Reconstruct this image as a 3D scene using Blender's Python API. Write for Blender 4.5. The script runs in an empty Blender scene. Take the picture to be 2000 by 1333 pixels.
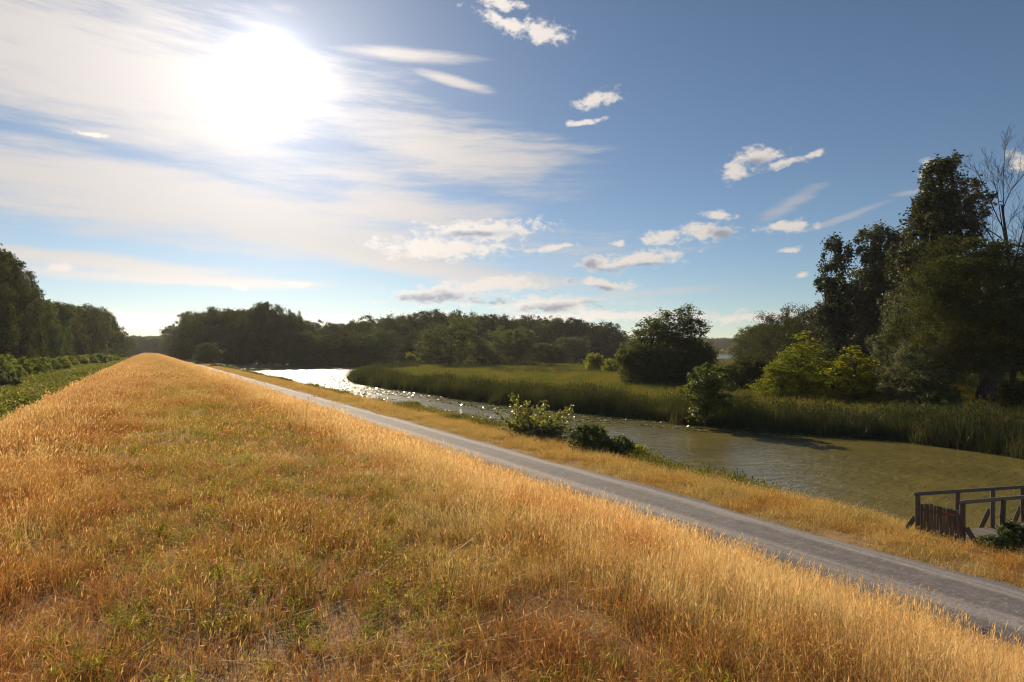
import bpy, math, random
import numpy as np
from mathutils import Vector
R_ = math.radians
sc = bpy.context.scene
col = sc.collection

# ------------------------------------------------------------------ camera
F = 1200.0                       # focal length in photo pixels (photo is 2000 wide)
HZ = 685.0                       # horizon row
VPX = 290.0                      # the dike runs away towards this column
TH = math.atan((1000 - VPX) / F)  # the camera looks this far to the right of the dike
PITCH = math.atan((HZ - 666.5) / F)
EYE = 1.75
S_, C_ = math.sin(TH), math.cos(TH)
cam_d = bpy.data.cameras.new('camera')
cam_d.sensor_width = 36; cam_d.lens = 36 * F / 2000; cam_d.clip_end = 9000; cam_d.clip_start = 0.05
cam = bpy.data.objects.new('camera', cam_d); col.objects.link(cam)
cam.location = (0, 0, EYE); cam.rotation_euler = (math.pi / 2 + PITCH, 0, -TH)
sc.camera = cam

def pdir(px, py):
    x, y, z = (px - 1000) / F, (666.5 - py) / F, 1.0
    f = z * math.cos(PITCH) - y * math.sin(PITCH); u = y * math.cos(PITCH) + z * math.sin(PITCH)
    v = Vector((x * C_ + f * S_, f * C_ - x * S_, u)); v.normalize(); return v
def at(px, py, z):
    d = pdir(px, py); t = (z - EYE) / d.z
    return d.x * t, d.y * t
def pd(px, depth):
    x = (px - 1000) / F * depth
    return x * C_ + depth * S_, depth * C_ - x * S_
def azel(px, py):
    d = pdir(px, py)
    return math.degrees(math.atan2(d.x, d.y)), math.degrees(math.asin(d.z))

# ------------------------------------------------------------------ sun, sky, exposure
SUN = pdir(533, 140)
SUN_EL = math.asin(SUN.z); SUN_AZ = math.atan2(SUN.x, SUN.y)
sl = bpy.data.lights.new('sun', 'SUN'); sl.energy = 5.0; sl.angle = R_(0.55); sl.color = (1.0, 0.83, 0.60)
so = bpy.data.objects.new('sun', sl); col.objects.link(so)
so.rotation_euler = SUN.to_track_quat('Z', 'Y').to_euler()
sc.view_settings.view_transform = 'Standard'; sc.view_settings.look = 'None'
sc.view_settings.gamma = 1; sc.view_settings.exposure = 0.6; sc.view_settings.use_curve_mapping = False
sc.render.engine = 'CYCLES'
sc.cycles.use_denoising = True; sc.cycles.denoising_prefilter = 'ACCURATE'; sc.cycles.filter_width = 1.15
sc.cycles.max_bounces = 7; sc.cycles.diffuse_bounces = 3; sc.cycles.glossy_bounces = 3
sc.cycles.transmission_bounces = 5; sc.cycles.transparent_max_bounces = 6
sc.cycles.sample_clamp_indirect = 4.0; sc.cycles.caustics_reflective = False; sc.cycles.caustics_refractive = False
sc.cycles.use_adaptive_sampling = False

class NT:
    """small helper for building node trees"""
    def __init__(s, tree): s.t = tree; s.n = tree.nodes; s.l = tree.links
    def node(s, typ, ins=None, **kw):
        n = s.n.new(typ)
        for k, v in kw.items(): setattr(n, k, v)
        for k, v in (ins or {}).items(): s.put(n.inputs[k], v)
        return n
    def put(s, sock, v):
        if isinstance(v, bpy.types.NodeSocket): s.l.new(v, sock)
        else: sock.default_value = v
    def m(s, op, a, b=0.0, c=None, clamp=False):
        n = s.n.new('ShaderNodeMath'); n.operation = op; n.use_clamp = clamp
        s.put(n.inputs[0], a); s.put(n.inputs[1], b)
        if c is not None: s.put(n.inputs[2], c)
        return n.outputs[0]
    def ramp(s, v, a, b, lo=0.0, hi=1.0, smooth=True):
        n = s.n.new('ShaderNodeMapRange'); n.interpolation_type = 'SMOOTHSTEP' if smooth else 'LINEAR'
        for i, q in enumerate((v, a, b, lo, hi)): s.put(n.inputs[i], q)
        return n.outputs[0]
    def mix(s, f, a, b, blend='MIX'):
        n = s.n.new('ShaderNodeMix'); n.data_type = 'RGBA'; n.blend_type = blend
        s.put(n.inputs[0], f)
        for k, v in ((6, a), (7, b)):
            s.put(n.inputs[k], (v[0], v[1], v[2], 1.0) if isinstance(v, tuple) else v)
        return n.outputs[2]
    def noise(s, vec, scale, detail=4.0, rough=0.55, out=0, dist=0.0):
        n = s.n.new('ShaderNodeTexNoise')
        if vec is not None: s.l.new(vec, n.inputs['Vector'])
        n.inputs['Scale'].default_value = scale; n.inputs['Detail'].default_value = detail
        n.inputs['Roughness'].default_value = rough; n.inputs['Distortion'].default_value = dist
        return n.outputs[out]
    def mapping(s, vec, loc=(0, 0, 0), rot=0.0, scale=(1, 1, 1), typ='POINT'):
        n = s.n.new('ShaderNodeMapping'); n.vector_type = typ; s.l.new(vec, n.inputs[0])
        n.inputs['Location'].default_value = loc; n.inputs['Rotation'].default_value = (0, 0, rot)
        n.inputs['Scale'].default_value = scale
        return n.outputs[0]

SKY_K = 0.05
def build_world():
    w = bpy.data.worlds.new('World'); sc.world = w; w.use_nodes = True
    t = NT(w.node_tree); t.n.clear()
    sky = t.node('ShaderNodeTexSky', sky_type='NISHITA', sun_disc=False, sun_elevation=SUN_EL,
                 sun_rotation=SUN_AZ, altitude=0.0, air_density=0.85, dust_density=0.15, ozone_density=1.6)
    dirv = t.node('ShaderNodeTexCoord').outputs['Generated']
    sep = t.node('ShaderNodeSeparateXYZ', {0: dirv})
    az = t.m('MULTIPLY', t.m('ARCTAN2', sep.outputs[0], sep.outputs[1]), 57.29578)
    el = t.m('MULTIPLY', t.m('ARCSINE', sep.outputs[2]), 57.29578)
    ae = t.node('ShaderNodeCombineXYZ', {0: az, 1: el}).outputs[0]
    # turbulence for cloud edges
    wv = t.noise(ae, 0.22, 3, 0.5, out=1)
    warp = t.node('ShaderNodeVectorMath', {0: wv, 1: (0.5, 0.5, 0.5)}, operation='SUBTRACT').outputs[0]
    warp = t.node('ShaderNodeVectorMath', {0: warp, 1: (3.0, 1.4, 0)}, operation='MULTIPLY').outputs[0]
    aew = t.node('ShaderNodeVectorMath', {0: ae, 1: warp}, operation='ADD').outputs[0]
    fine = t.noise(t.mapping(ae, scale=(0.8, 1.3, 1)), 1.0, 8, 0.64)
    fine = t.m('SUBTRACT', fine, 0.5)

    def ell(c, src):
        px, py, rx, ry, rot = c
        a0, e0 = azel(px, py); a1, _ = azel(px + rx, py); _, e1 = azel(px, py - ry)
        mp = t.mapping(src, (a0, e0, 0), R_(rot), (abs(a1 - a0), abs(e1 - e0), 1), 'TEXTURE')
        return t.node('ShaderNodeVectorMath', {0: mp}, operation='LENGTH').outputs['Value']
    def field(cs, src):
        q = None
        for c in cs:
            d = ell(c, src); q = d if q is None else t.m('MINIMUM', q, d)
        return t.m('SUBTRACT', 1.0, q)          # 1 in the middle, 0 on the rim
    puffs = [(1060, 68, 66, 30, -6), (990, 44, 70, 22, -18), (975, 4, 60, 18, -10),
             (1166, 190, 62, 20, 8), (1138, 236, 44, 9, 4),
             (1484, 308, 58, 26, 0), (1440, 330, 44, 22, 20), (1535, 320, 46, 11, 0), (1590, 303, 22, 8, 20),
             (1395, 419, 40, 13, -6), (1290, 464, 56, 20, 0), (1372, 455, 76, 24, -4),
             (1528, 441, 68, 16, -3), (1815, 325, 30, 24, 30), (1978, 322, 26, 32, 10),
             (1168, 514, 48, 22, 0), (1250, 508, 120, 22, 4), (1190, 556, 100, 13, -6),
             (860, 578, 140, 26, 4), (1075, 594, 150, 26, -2), (960, 556, 130, 20, 4),
             (945, 448, 150, 26, 3), (860, 482, 170, 30, 0), (1080, 486, 72, 8, 6), (1205, 472, 18, 8, 0),
             (100, 527, 32, 11, -6), (458, 562, 28, 9, 0), (585, 558, 30, 7, 0), (172, 258, 44, 7, -3),
             (1150, 618, 420, 13, 0), (290, 628, 190, 22, 0), (620, 624, 160, 9, 0), (1520, 622, 220, 14, 0),
             (1545, 487, 26, 7, 0), (1575, 535, 26, 8, 0), (-330, 470, 150, 35, 0), (2330, 380, 140, 40, 0), (2500, 560, 160, 20, 0)]
    dark = [(1404, 460, 50, 17, -10), (1160, 517, 26, 16, 0), (1205, 524, 60, 8, 4), (1125, 548, 26, 7, 0),
            (852, 583, 118, 16, 4), (1072, 600, 70, 13, 0), (1165, 595, 34, 12, 0), (1066, 568, 26, 8, 0),
            (1185, 562, 46, 7, 0), (1480, 318, 40, 13, 0), (960, 585, 60, 9, 0), (1270, 521, 60, 6, 0), (930, 455, 90, 8, 3), (2330, 390, 90, 22, 0)]
    pf = t.m('ADD', field(puffs, aew), t.m('MULTIPLY', fine, 2.6))
    cum = t.ramp(pf, 0.0, 0.72)
    df = t.m('ADD', field(dark, aew), t.m('MULTIPLY', fine, 1.7))
    drk = t.ramp(df, -0.1, 0.95)
    # cirrus sheets: long soft streaks
    st = t.mapping(ae, rot=R_(9), scale=(0.045, 0.30, 1))
    streak = t.noise(st, 1.0, 6, 0.55, dist=0.35)
    st2 = t.noise(t.mapping(ae, rot=R_(7), scale=(0.14, 1.1, 1)), 1.0, 7, 0.66)
    sheets = [(150, 90, 760, 230, -11), (850, 290, 300, 72, -9), (330, 395, 760, 88, -5), (760, 505, 420, 34, -9),
              (120, 505, 420, 22, -3), (330, 545, 420, 14, 0), (770, 105, 140, 16, 0), (890, 160, 70, 12, -10),
              (-500, 250, 500, 200, -8), (800, 410, 240, 46, -4)]
    cf = t.m('ADD', field(sheets, ae), t.m('MULTIPLY', t.m('SUBTRACT', streak, 0.5), 1.7))
    cf = t.m('ADD', cf, t.m('MULTIPLY', t.m('SUBTRACT', st2, 0.5), 1.3))
    cir = t.m('MULTIPLY', t.ramp(cf, -0.25, 0.75), 0.9)
    wisps = [(1545, 398, 95, 20, 28), (1655, 423, 120, 9, 17), (1780, 376, 60, 8, 4), (1240, 575, 300, 12, 3)]
    wf = t.m('ADD', field(wisps, ae), t.m('MULTIPLY', t.m('SUBTRACT', st2, 0.5), 1.6))
    cir = t.m('MAXIMUM', cir, t.m('MULTIPLY', t.ramp(wf, 0.0, 0.9), 0.42))
    # angle from the sun: thin cloud scatters light forward, so it glows round the sun
    dp = t.node('ShaderNodeVectorMath', {0: dirv, 1: tuple(SUN)}, operation='DOT_PRODUCT').outputs['Value']
    ang = t.m('MULTIPLY', t.m('ARCCOSINE', t.m('MINIMUM', dp, 0.999999)), 57.29578)
    core = t.m('EXPONENT', t.m('MULTIPLY', t.m('POWER', t.m('DIVIDE', ang, 2.2), 2.0), -1.0))
    halo = t.m('EXPONENT', t.m('MULTIPLY', t.m('DIVIDE', ang, 6.0), -1.0))
    wide = t.m('EXPONENT', t.m('MULTIPLY', t.m('DIVIDE', ang, 20.0), -1.0))
    base = t.node('ShaderNodeVectorMath', {0: sky.outputs[0], 1: (SKY_K,) * 3}, operation='MULTIPLY').outputs[0]
    base = t.node('ShaderNodeVectorMath', {0: base, 1: (0.95, 1.0, 1.03)}, operation='MULTIPLY').outputs[0]
    # lit cloud is never darker than the air behind it
    lum = t.node('ShaderNodeVectorMath', {0: base, 1: (0.3, 0.55, 0.15)}, operation='DOT_PRODUCT').outputs['Value']
    lit = t.m('MAXIMUM', t.m('ADD', 0.35, t.m('MULTIPLY', wide, 0.37)), t.m('MULTIPLY', lum, 1.2))
    circ = t.node('ShaderNodeVectorMath', {0: (1.0, 0.92, 0.86), 'Scale': lit}, operation='SCALE').outputs[0]
    c1 = t.mix(cir, base, circ)
    lit2 = t.m('MAXIMUM', t.m('ADD', 0.44, t.m('MULTIPLY', wide, 0.5)), t.m('MULTIPLY', lum, 1.3))
    cumc = t.node('ShaderNodeVectorMath', {0: (1.0, 0.91, 0.83), 'Scale': lit2}, operation='SCALE').outputs[0]
    dkc = t.node('ShaderNodeVectorMath', {0: (0.40, 0.42, 0.50), 'Scale': t.m('ADD', 0.42, t.m('MULTIPLY', wide, 0.6))}, operation='SCALE').outputs[0]
    cumc = t.mix(t.m('MULTIPLY', drk, 0.95), cumc, dkc)
    c2 = t.mix(t.m('MULTIPLY', cum, 0.93), c1, cumc)
    glow = t.m('ADD', t.m('MULTIPLY', core, 1.0), t.m('MULTIPLY', halo, 0.42))
    gl = t.node('ShaderNodeVectorMath', {0: (1.0, 0.93, 0.88), 'Scale': glow}, operation='SCALE').outputs[0]
    c3 = t.node('ShaderNodeVectorMath', {0: c2, 1: gl}, operation='ADD').outputs[0]
    c3 = t.node('ShaderNodeVectorMath', {0: c3, 1: (10.0,) * 3}, operation='MULTIPLY').outputs[0]
    bg = t.node('ShaderNodeBackground', {'Color': c3, 'Strength': 0.1})
    out = t.node('ShaderNodeOutputWorld'); t.l.new(bg.outputs[0], out.inputs[0])
    w.cycles.sampling_method = 'MANUAL'; w.cycles.sample_map_resolution = 1024
build_world()

# ------------------------------------------------------------------ generic helpers
def np_mesh(name, verts, faces, mats=(), matidx=None, attrs=None, smooth=False):
    """faces: (n,4) or (n,3) int array"""
    me = bpy.data.meshes.new(name)
    verts = np.asarray(verts, np.float32); faces = np.asarray(faces, np.int32)
    n, k = faces.shape
    me.vertices.add(len(verts)); me.vertices.foreach_set('co', verts.ravel())
    me.loops.add(n * k); me.loops.foreach_set('vertex_index', faces.ravel())
    me.polygons.add(n); me.polygons.foreach_set('loop_start', np.arange(0, n * k, k, dtype=np.int32))
    for m in mats: me.materials.append(m)
    if matidx is not None: me.polygons.foreach_set('material_index', np.asarray(matidx, np.int32))
    me.polygons.foreach_set('use_smooth', np.full(n, smooth))
    for an, av in (attrs or {}).items():
        a = me.attributes.new(an, 'FLOAT', 'POINT'); a.data.foreach_set('value', np.asarray(av, np.float32))
    me.update(calc_edges=True)
    return me
def link(name, me, parent=None, loc=(0, 0, 0), rot=(0, 0, 0), scale=(1, 1, 1)):
    o = bpy.data.objects.new(name, me); col.objects.link(o)
    o.location = loc; o.rotation_euler = rot; o.scale = scale
    if parent is not None: o.parent = parent
    return o
def tag(o, label, cat=None, group=None, kind=None):
    o['label'] = label
    if cat: o['category'] = cat
    if group: o['group'] = group
    if kind: o['kind'] = kind
    return o
def quads_grid(nx, ny):
    i = np.arange(nx - 1)[:, None] * ny + np.arange(ny - 1)[None, :]
    i = i.ravel(); return np.stack([i, i + ny, i + ny + 1, i + 1], 1)

# value noise in numpy for land forms and patches
_rg = np.random.default_rng(5); _tab = _rg.random((256, 256))
def vnoise(x, y, s=1.0, o=0):
    x = np.asarray(x, float) / s + o * 17.3; y = np.asarray(y, float) / s + o * 9.1
    xi = np.floor(x).astype(int); yi = np.floor(y).astype(int); fx = x - xi; fy = y - yi
    fx = fx * fx * (3 - 2 * fx); fy = fy * fy * (3 - 2 * fy)
    g = lambda a, b: _tab[a % 256, b % 256]
    return (g(xi, yi) * (1 - fx) + g(xi + 1, yi) * fx) * (1 - fy) + (g(xi, yi + 1) * (1 - fx) + g(xi + 1, yi + 1) * fx) * fy
def fbm(x, y, s, o=0, oct=3):
    v = 0; a = 0.5; tot = 0
    for k in range(oct):
        v = v + a * vnoise(x, y, s, o + k); tot += a; a *= 0.5; s *= 0.5
    return v / tot

# ------------------------------------------------------------------ where the water lies
WZ = -4.25
bank_px = [(2150, 925), (2000, 893), (1900, 874), (1750, 859), (1600, 851), (1450, 840), (1300, 823), (1150, 808), (1000, 792),
           (900, 780), (800, 765), (740, 757), (695, 749), (683, 742), (700, 733), (740, 727), (800, 722.5), (870, 719.5)]
far_px = [(868, 715.5), (800, 716), (700, 717.3), (600, 719), (540, 720)]
river = [at(x, y, WZ) for x, y in bank_px] + [at(x, y, WZ) for x, y in far_px]
river += [(22.5, 226), (19.5, 200), (20.5, 140), (20.0, 80), (20.5, 40), (20.2, 10), (20.5, -60), (60, -60)]
FARBANK = np.array([at(x, y, WZ) for x, y in bank_px[:14]])
lake = [at(x, y, WZ) for x, y in [(1120, 703.5), (1180, 706), (1250, 707), (1390, 706.5), (1480, 707), (1600, 705), (1720, 700), (1740, 692), (1600, 690.5), (1400, 690.8), (1200, 692), (1100, 697)]]
river = np.array(river); lake = np.array(lake)
def sdist(px, py, poly):
    """signed distance to a polygon, negative inside"""
    x = np.asarray(px, float).ravel(); y = np.asarray(py, float).ravel()
    d = np.full(x.shape, 1e9); ins = np.zeros(x.shape, bool)
    n = len(poly)
    for i in range(n):
        a = poly[i]; b = poly[(i + 1) % n]; e = b - a
        tt = np.clip(((x - a[0]) * e[0] + (y - a[1]) * e[1]) / (e @ e), 0, 1)
        d = np.minimum(d, (x - a[0] - tt * e[0]) ** 2 + (y - a[1] - tt * e[1]) ** 2)
        c = ((a[1] > y) != (b[1] > y))
        xx = (b[0] - a[0]) * (y - a[1]) / (b[1] - a[1] + 1e-12) + a[0]
        ins ^= c & (x < xx)
    d = np.sqrt(d); d[ins] *= -1
    return d.reshape(np.shape(px))
PX = [-4000, -60, -12, -7.2, -6.5, -6.0, -5.0, -4.0, -3.0, -2.2, -1.4, 2.5, 3.2, 4.1, 5.0, 6.0, 8.0, 9.4, 10.3, 11.0, 13.8, 14.3, 16.7, 17.6, 19.6, 20.6, 23, 26]
PZ = [-2.7, -2.7, -2.7, -2.66, -2.5, -2.24, -1.66, -1.05, -0.44, -0.11, 0, 0, -0.06, -0.32, -0.66, -1.08, -1.92, -2.44, -2.59, -2.6, -2.6, -2.62, -2.82, -3.05, -3.95, -4.3, -5.1, -5.4]
def gz(x, y):
    x = np.asarray(x, float); y = np.asarray(y, float)
    prof = np.interp(x, PX, PZ)
    grassy = np.clip((np.abs(x - 12.4) - 1.6) / 1.0, 0, 1) * np.clip((22 - x) / 3, 0, 1)
    prof = prof + grassy * ((fbm(x, y, 2.6, 1) - 0.5) * 0.16 + (fbm(x, y, 14, 2) - 0.5) * 0.12)
    sd = np.minimum(sdist(x, y, river), sdist(x, y, lake))
    marsh = np.where(sd > 0, WZ + 0.08 + 0.42 * np.clip(sd / 4, 0, 1), WZ - 0.2 - 1.2 * np.clip(-sd / 4, 0, 1))
    marsh = marsh + np.clip(sd / 10, 0, 1) * (fbm(x, y, 9, 3) - 0.5) * 0.3
    k = np.clip((x - 18.5) / 4.0, 0, 1)
    far = np.clip((y - 205) / 30, 0, 1)                      # beyond the river end the verge runs on into the wood
    alt = np.interp(x, [17, 26], [-2.95, -3.6])
    low = marsh * (1 - far * np.clip((70 - x) / 30, 0, 1)) + alt * far * np.clip((70 - x) / 30, 0, 1)
    low = np.where(sd < 0, marsh, low)
    return prof * (1 - k) + low * k
def g1(x, y): return float(gz(np.array([x]), np.array([y]))[0])

# ------------------------------------------------------------------ materials
def mat(name):
    m = bpy.data.materials.new(name); m.use_nodes = True
    t = NT(m.node_tree); t.n.clear()
    out = t.node('ShaderNodeOutputMaterial')
    return m, t, out
def leafy(name, cols, trans=0.45, tcol=(1.25, 1.25, 0.7), scale=0.5, gloss=0.0, rough=0.45, jitter=0.35):
    """leaf / blade material: three real colours mixed by patches, part diffuse part see-through"""
    m, t, out = mat(name)
    geo = t.node('ShaderNodeNewGeometry'); info = t.node('ShaderNodeObjectInfo')
    n = t.noise(geo.outputs['Position'], scale, 3, 0.6)
    f = t.m('ADD', n, t.m('MULTIPLY', t.m('SUBTRACT', info.outputs['Random'], 0.5), jitter))
    c = t.mix(t.ramp(f, 0.30, 0.52), cols[0], cols[1]); c = t.mix(t.ramp(f, 0.50, 0.74), c, cols[2])
    rpi = t.node('ShaderNodeNewGeometry').outputs['Random Per Island']
    c = t.node('ShaderNodeHueSaturation', {'Color': c, 'Value': t.ramp(rpi, 0, 1, 0.65, 1.35, False)}).outputs[0]
    d = t.node('ShaderNodeBsdfDiffuse', {'Color': c})
    tc = t.mix(1.0, c, tcol, 'MULTIPLY')
    tr = t.node('ShaderNodeBsdfTranslucent', {'Color': tc})
    mx = t.node('ShaderNodeMixShader', {0: trans, 1: d.outputs[0], 2: tr.outputs[0]}).outputs[0]
    if gloss:
        gl = t.node('ShaderNodeBsdfGlossy', {'Color': (0.9, 0.9, 0.9, 1), 'Roughness': rough})
        mx = t.node('ShaderNodeMixShader', {0: gloss, 1: mx, 2: gl.outputs[0]}).outputs[0]
    t.l.new(mx, out.inputs[0])
    return m
M = {}
M['leaf_dark'] = leafy('leaf_dark', [(0.046, 0.052, 0.016), (0.064, 0.072, 0.02), (0.095, 0.096, 0.026)], 0.32, scale=0.09, gloss=0.02, rough=.65)
M['leaf_mid'] = leafy('leaf_mid', [(0.06, 0.08, 0.02), (0.08, 0.105, 0.024), (0.11, 0.12, 0.03)], 0.38, scale=0.09, gloss=0.04)
M['leaf_willow'] = leafy('leaf_willow', [(0.085, 0.10, 0.045), (0.12, 0.13, 0.06), (0.17, 0.165, 0.085)], 0.34, scale=0.35, rough=.65, gloss=0.04)
M['leaf_poplar'] = leafy('leaf_poplar', [(0.05, 0.06, 0.025), (0.075, 0.08, 0.03), (0.13, 0.12, 0.07)], 0.25, scale=0.5, rough=.6, gloss=0.05)
M['leaf_yellow'] = leafy('leaf_yellow', [(0.15, 0.18, 0.02), (0.24, 0.245, 0.024), (0.34, 0.30, 0.035)], 0.6, scale=0.5, gloss=0.02)
M['leaf_bush'] = leafy('leaf_bush', [(0.06, 0.085, 0.015), (0.09, 0.12, 0.02), (0.15, 0.16, 0.03)], 0.45, scale=1.2, gloss=0.05)
M['leaf_twig'] = leafy('leaf_twig', [(0.09, 0.11, 0.022), (0.145, 0.155, 0.035), (0.23, 0.21, 0.055)], 0.5, scale=2.0, gloss=0.06)
M['leaf_olive'] = leafy('leaf_olive', [(0.085, 0.10, 0.03), (0.115, 0.13, 0.04), (0.15, 0.155, 0.055)], 0.42, scale=0.3, gloss=0.03, rough=.6)
M['leaf_hedge'] = leafy('leaf_hedge', [(0.11, 0.14, 0.03), (0.17, 0.19, 0.04), (0.26, 0.26, 0.06)], 0.6, scale=0.4, gloss=0.03)
M['leaf_herb'] = leafy('leaf_herb', [(0.09, 0.12, 0.025), (0.16, 0.17, 0.035), (0.28, 0.22, 0.06)], 0.5, scale=0.3, gloss=0.03)
M['reed'] = leafy('reed', [(0.035, 0.05, 0.015), (0.055, 0.068, 0.02), (0.12, 0.11, 0.04)], 0.34, scale=0.45, gloss=0.04, jitter=0.6)
M['sedge'] = leafy('sedge', [(0.10, 0.125, 0.03), (0.155, 0.155, 0.04), (0.25, 0.18, 0.06)], 0.45, scale=0.08, gloss=0.02)
M['forb'] = leafy('forb', [(0.17, 0.19, 0.035), (0.26, 0.26, 0.05), (0.38, 0.33, 0.09)], 0.5, scale=0.8)

def bark(name, a, b):
    m, t, out = mat(name)
    tc = t.node('ShaderNodeTexCoord')
    n = t.noise(t.mapping(tc.outputs['Object'], scale=(6, 6, 1.2)), 1.5, 5, 0.6)
    c = t.mix(t.ramp(n, 0.35, 0.65), a, b)
    bs = t.node('ShaderNodeBsdfPrincipled', {'Base Color': c, 'Roughness': 0.9})
    bp = t.node('ShaderNodeBump', {'Height': n, 'Strength': 0.6, 'Distance': 0.05}); t.l.new(bp.outputs[0], bs.inputs['Normal'])
    t.l.new(bs.outputs[0], out.inputs[0]); return m
M['bark'] = bark('bark', (0.05, 0.04, 0.03), (0.11, 0.09, 0.07))
M['dead_bark'] = bark('dead_bark', (0.06, 0.045, 0.035), (0.12, 0.09, 0.07))

def wood():
    m, t, out = mat('weathered_wood')
    tc = t.node('ShaderNodeTexCoord'); info = t.node('ShaderNodeObjectInfo')
    n = t.noise(t.mapping(tc.outputs['Object'], scale=(18, 18, 1.6)), 1.3, 6, 0.65)
    n2 = t.noise(tc.outputs['Object'], 2.3, 4, 0.6)
    c = t.mix(t.ramp(n, 0.3, 0.7), (0.07, 0.058, 0.048), (0.18, 0.145, 0.115))
    c = t.mix(t.ramp(n2, 0.55, 0.8, 0, 0.5), c, (0.12, 0.12, 0.06))
    c = t.node('ShaderNodeHueSaturation', {'Color': c, 'Value': t.ramp(info.outputs['Random'], 0, 1, 0.75, 1.25, False)}).outputs[0]
    bs = t.node('ShaderNodeBsdfPrincipled', {'Base Color': c, 'Roughness': 0.8})
    bp = t.node('ShaderNodeBump', {'Height': n, 'Strength': 0.5, 'Distance': 0.01}); t.l.new(bp.outputs[0], bs.inputs['Normal'])
    t.l.new(bs.outputs[0], out.inputs[0]); return m
M['wood'] = wood()

def dry_grass(name, rust, straw, pale, green, gamt, trans=0.55):
    """dry meadow grass: species patches by place, backlight painted into the crest edges, pale seed heads, a few green blades"""
    m, t, out = mat(name)
    geo = t.node('ShaderNodeNewGeometry'); info = t.node('ShaderNodeObjectInfo')
    pos = geo.outputs['Position']
    px = t.node('ShaderNodeSeparateXYZ', {0: pos}).outputs[0]
    n1 = t.noise(pos, 0.55, 4, 0.6); n2 = t.noise(pos, 0.22, 3, 0.55)
    rnd = info.outputs['Random']; rpi = geo.outputs['Random Per Island']
    f = t.m('ADD', n1, t.m('MULTIPLY', t.m('SUBTRACT', rnd, 0.5), 0.4))
    n3 = t.noise(pos, 1.7, 3, 0.6)
    f = t.m('ADD', t.m('MULTIPLY_ADD', t.m('SUBTRACT', n1, 0.5), 1.1, f), t.m('MULTIPLY', t.m('SUBTRACT', n3, 0.5), 0.5))
    f = t.m('ADD', f, t.m('ADD', t.ramp(px, 2.0, 4.3, -0.06, 0.34), t.ramp(px, -3.6, -2.2, 0.16, 0.0)))  # paler right slope and left crest edge: seed heads plus backlight painted in
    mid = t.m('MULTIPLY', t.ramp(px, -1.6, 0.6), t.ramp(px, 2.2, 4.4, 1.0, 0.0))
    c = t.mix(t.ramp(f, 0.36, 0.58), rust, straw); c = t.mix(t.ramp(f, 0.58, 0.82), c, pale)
    gr = t.ramp(t.m('ADD', t.m('ADD', t.m('MULTIPLY', rpi, 0.55), t.m('MULTIPLY', n1, 0.9)), t.m('MULTIPLY', mid, 0.13)), 0.95 - gamt, 1.12 - gamt)
    c = t.mix(t.m('MULTIPLY', gr, 0.85), c, green)
    hd = t.node('ShaderNodeAttribute', attribute_name='head').outputs['Fac']
    c = t.mix(t.m('MULTIPLY', hd, 0.6), c, pale)
    c = t.node('ShaderNodeHueSaturation', {'Color': c, 'Value': t.ramp(rpi, 0, 1, 0.6, 1.3, False)}).outputs[0]
    d = t.node('ShaderNodeBsdfDiffuse', {'Color': c})
    tr = t.node('ShaderNodeBsdfTranslucent', {'Color': t.mix(1.0, c, (1.1, 1.0, 0.8), 'MULTIPLY')})
    mx = t.node('ShaderNodeMixShader', {0: trans, 1: d.outputs[0], 2: tr.outputs[0]}).outputs[0]
    gl = t.node('ShaderNodeBsdfGlossy', {'Color': (1, 0.95, 0.85, 1), 'Roughness': 0.4})
    mx = t.node('ShaderNodeMixShader', {0: 0.02, 1: mx, 2: gl.outputs[0]}).outputs[0]
    t.l.new(mx, out.inputs[0]); return m
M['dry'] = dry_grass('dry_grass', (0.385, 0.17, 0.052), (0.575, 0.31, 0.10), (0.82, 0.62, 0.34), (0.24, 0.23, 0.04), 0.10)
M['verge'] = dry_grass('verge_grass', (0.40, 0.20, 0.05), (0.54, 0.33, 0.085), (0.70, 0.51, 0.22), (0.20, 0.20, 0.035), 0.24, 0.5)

def ground_mat():
    m, t, out = mat('ground')
    geo = t.node('ShaderNodeNewGeometry'); pos = geo.outputs['Position']
    n = t.noise(pos, 3.0, 8, 0.7); n2 = t.noise(pos, 0.5, 5, 0.6); n3 = t.noise(pos, 28.0, 4, 0.7)
    dry = t.mix(t.ramp(n, 0.3, 0.7), (0.20, 0.105, 0.04), (0.36, 0.22, 0.085))
    dry = t.mix(t.ramp(n2, 0.52, 0.7, 0, 0.7), dry, (0.15, 0.14, 0.04))
    dry = t.mix(t.ramp(n3, 0.5, 0.75, 0, 0.6), dry, (0.10, 0.06, 0.03))
    wet = t.mix(t.ramp(n2, 0.35, 0.65), (0.14, 0.135, 0.035), (0.22, 0.17, 0.05))
    mud = t.mix(t.ramp(n, 0.3, 0.7), (0.05, 0.045, 0.025), (0.09, 0.075, 0.04))
    left = t.mix(t.ramp(n2, 0.35, 0.65), (0.08, 0.10, 0.025), (0.17, 0.15, 0.045))
    w = t.node('ShaderNodeAttribute', attribute_name='wet').outputs['Fac']
    u = t.node('ShaderNodeAttribute', attribute_name='mud').outputs['Fac']
    l = t.node('ShaderNodeAttribute', attribute_name='left').outputs['Fac']
    c = t.mix(w, dry, wet); c = t.mix(l, c, left); c = t.mix(u, c, mud)
    bs = t.node('ShaderNodeBsdfPrincipled', {'Base Color': c, 'Roughness': 0.95})
    bp = t.node('ShaderNodeBump', {'Height': n3, 'Strength': 0.7, 'Distance': 0.04}); t.l.new(bp.outputs[0], bs.inputs['Normal'])
    t.l.new(bs.outputs[0], out.inputs[0]); return m
M['ground'] = ground_mat()

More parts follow.
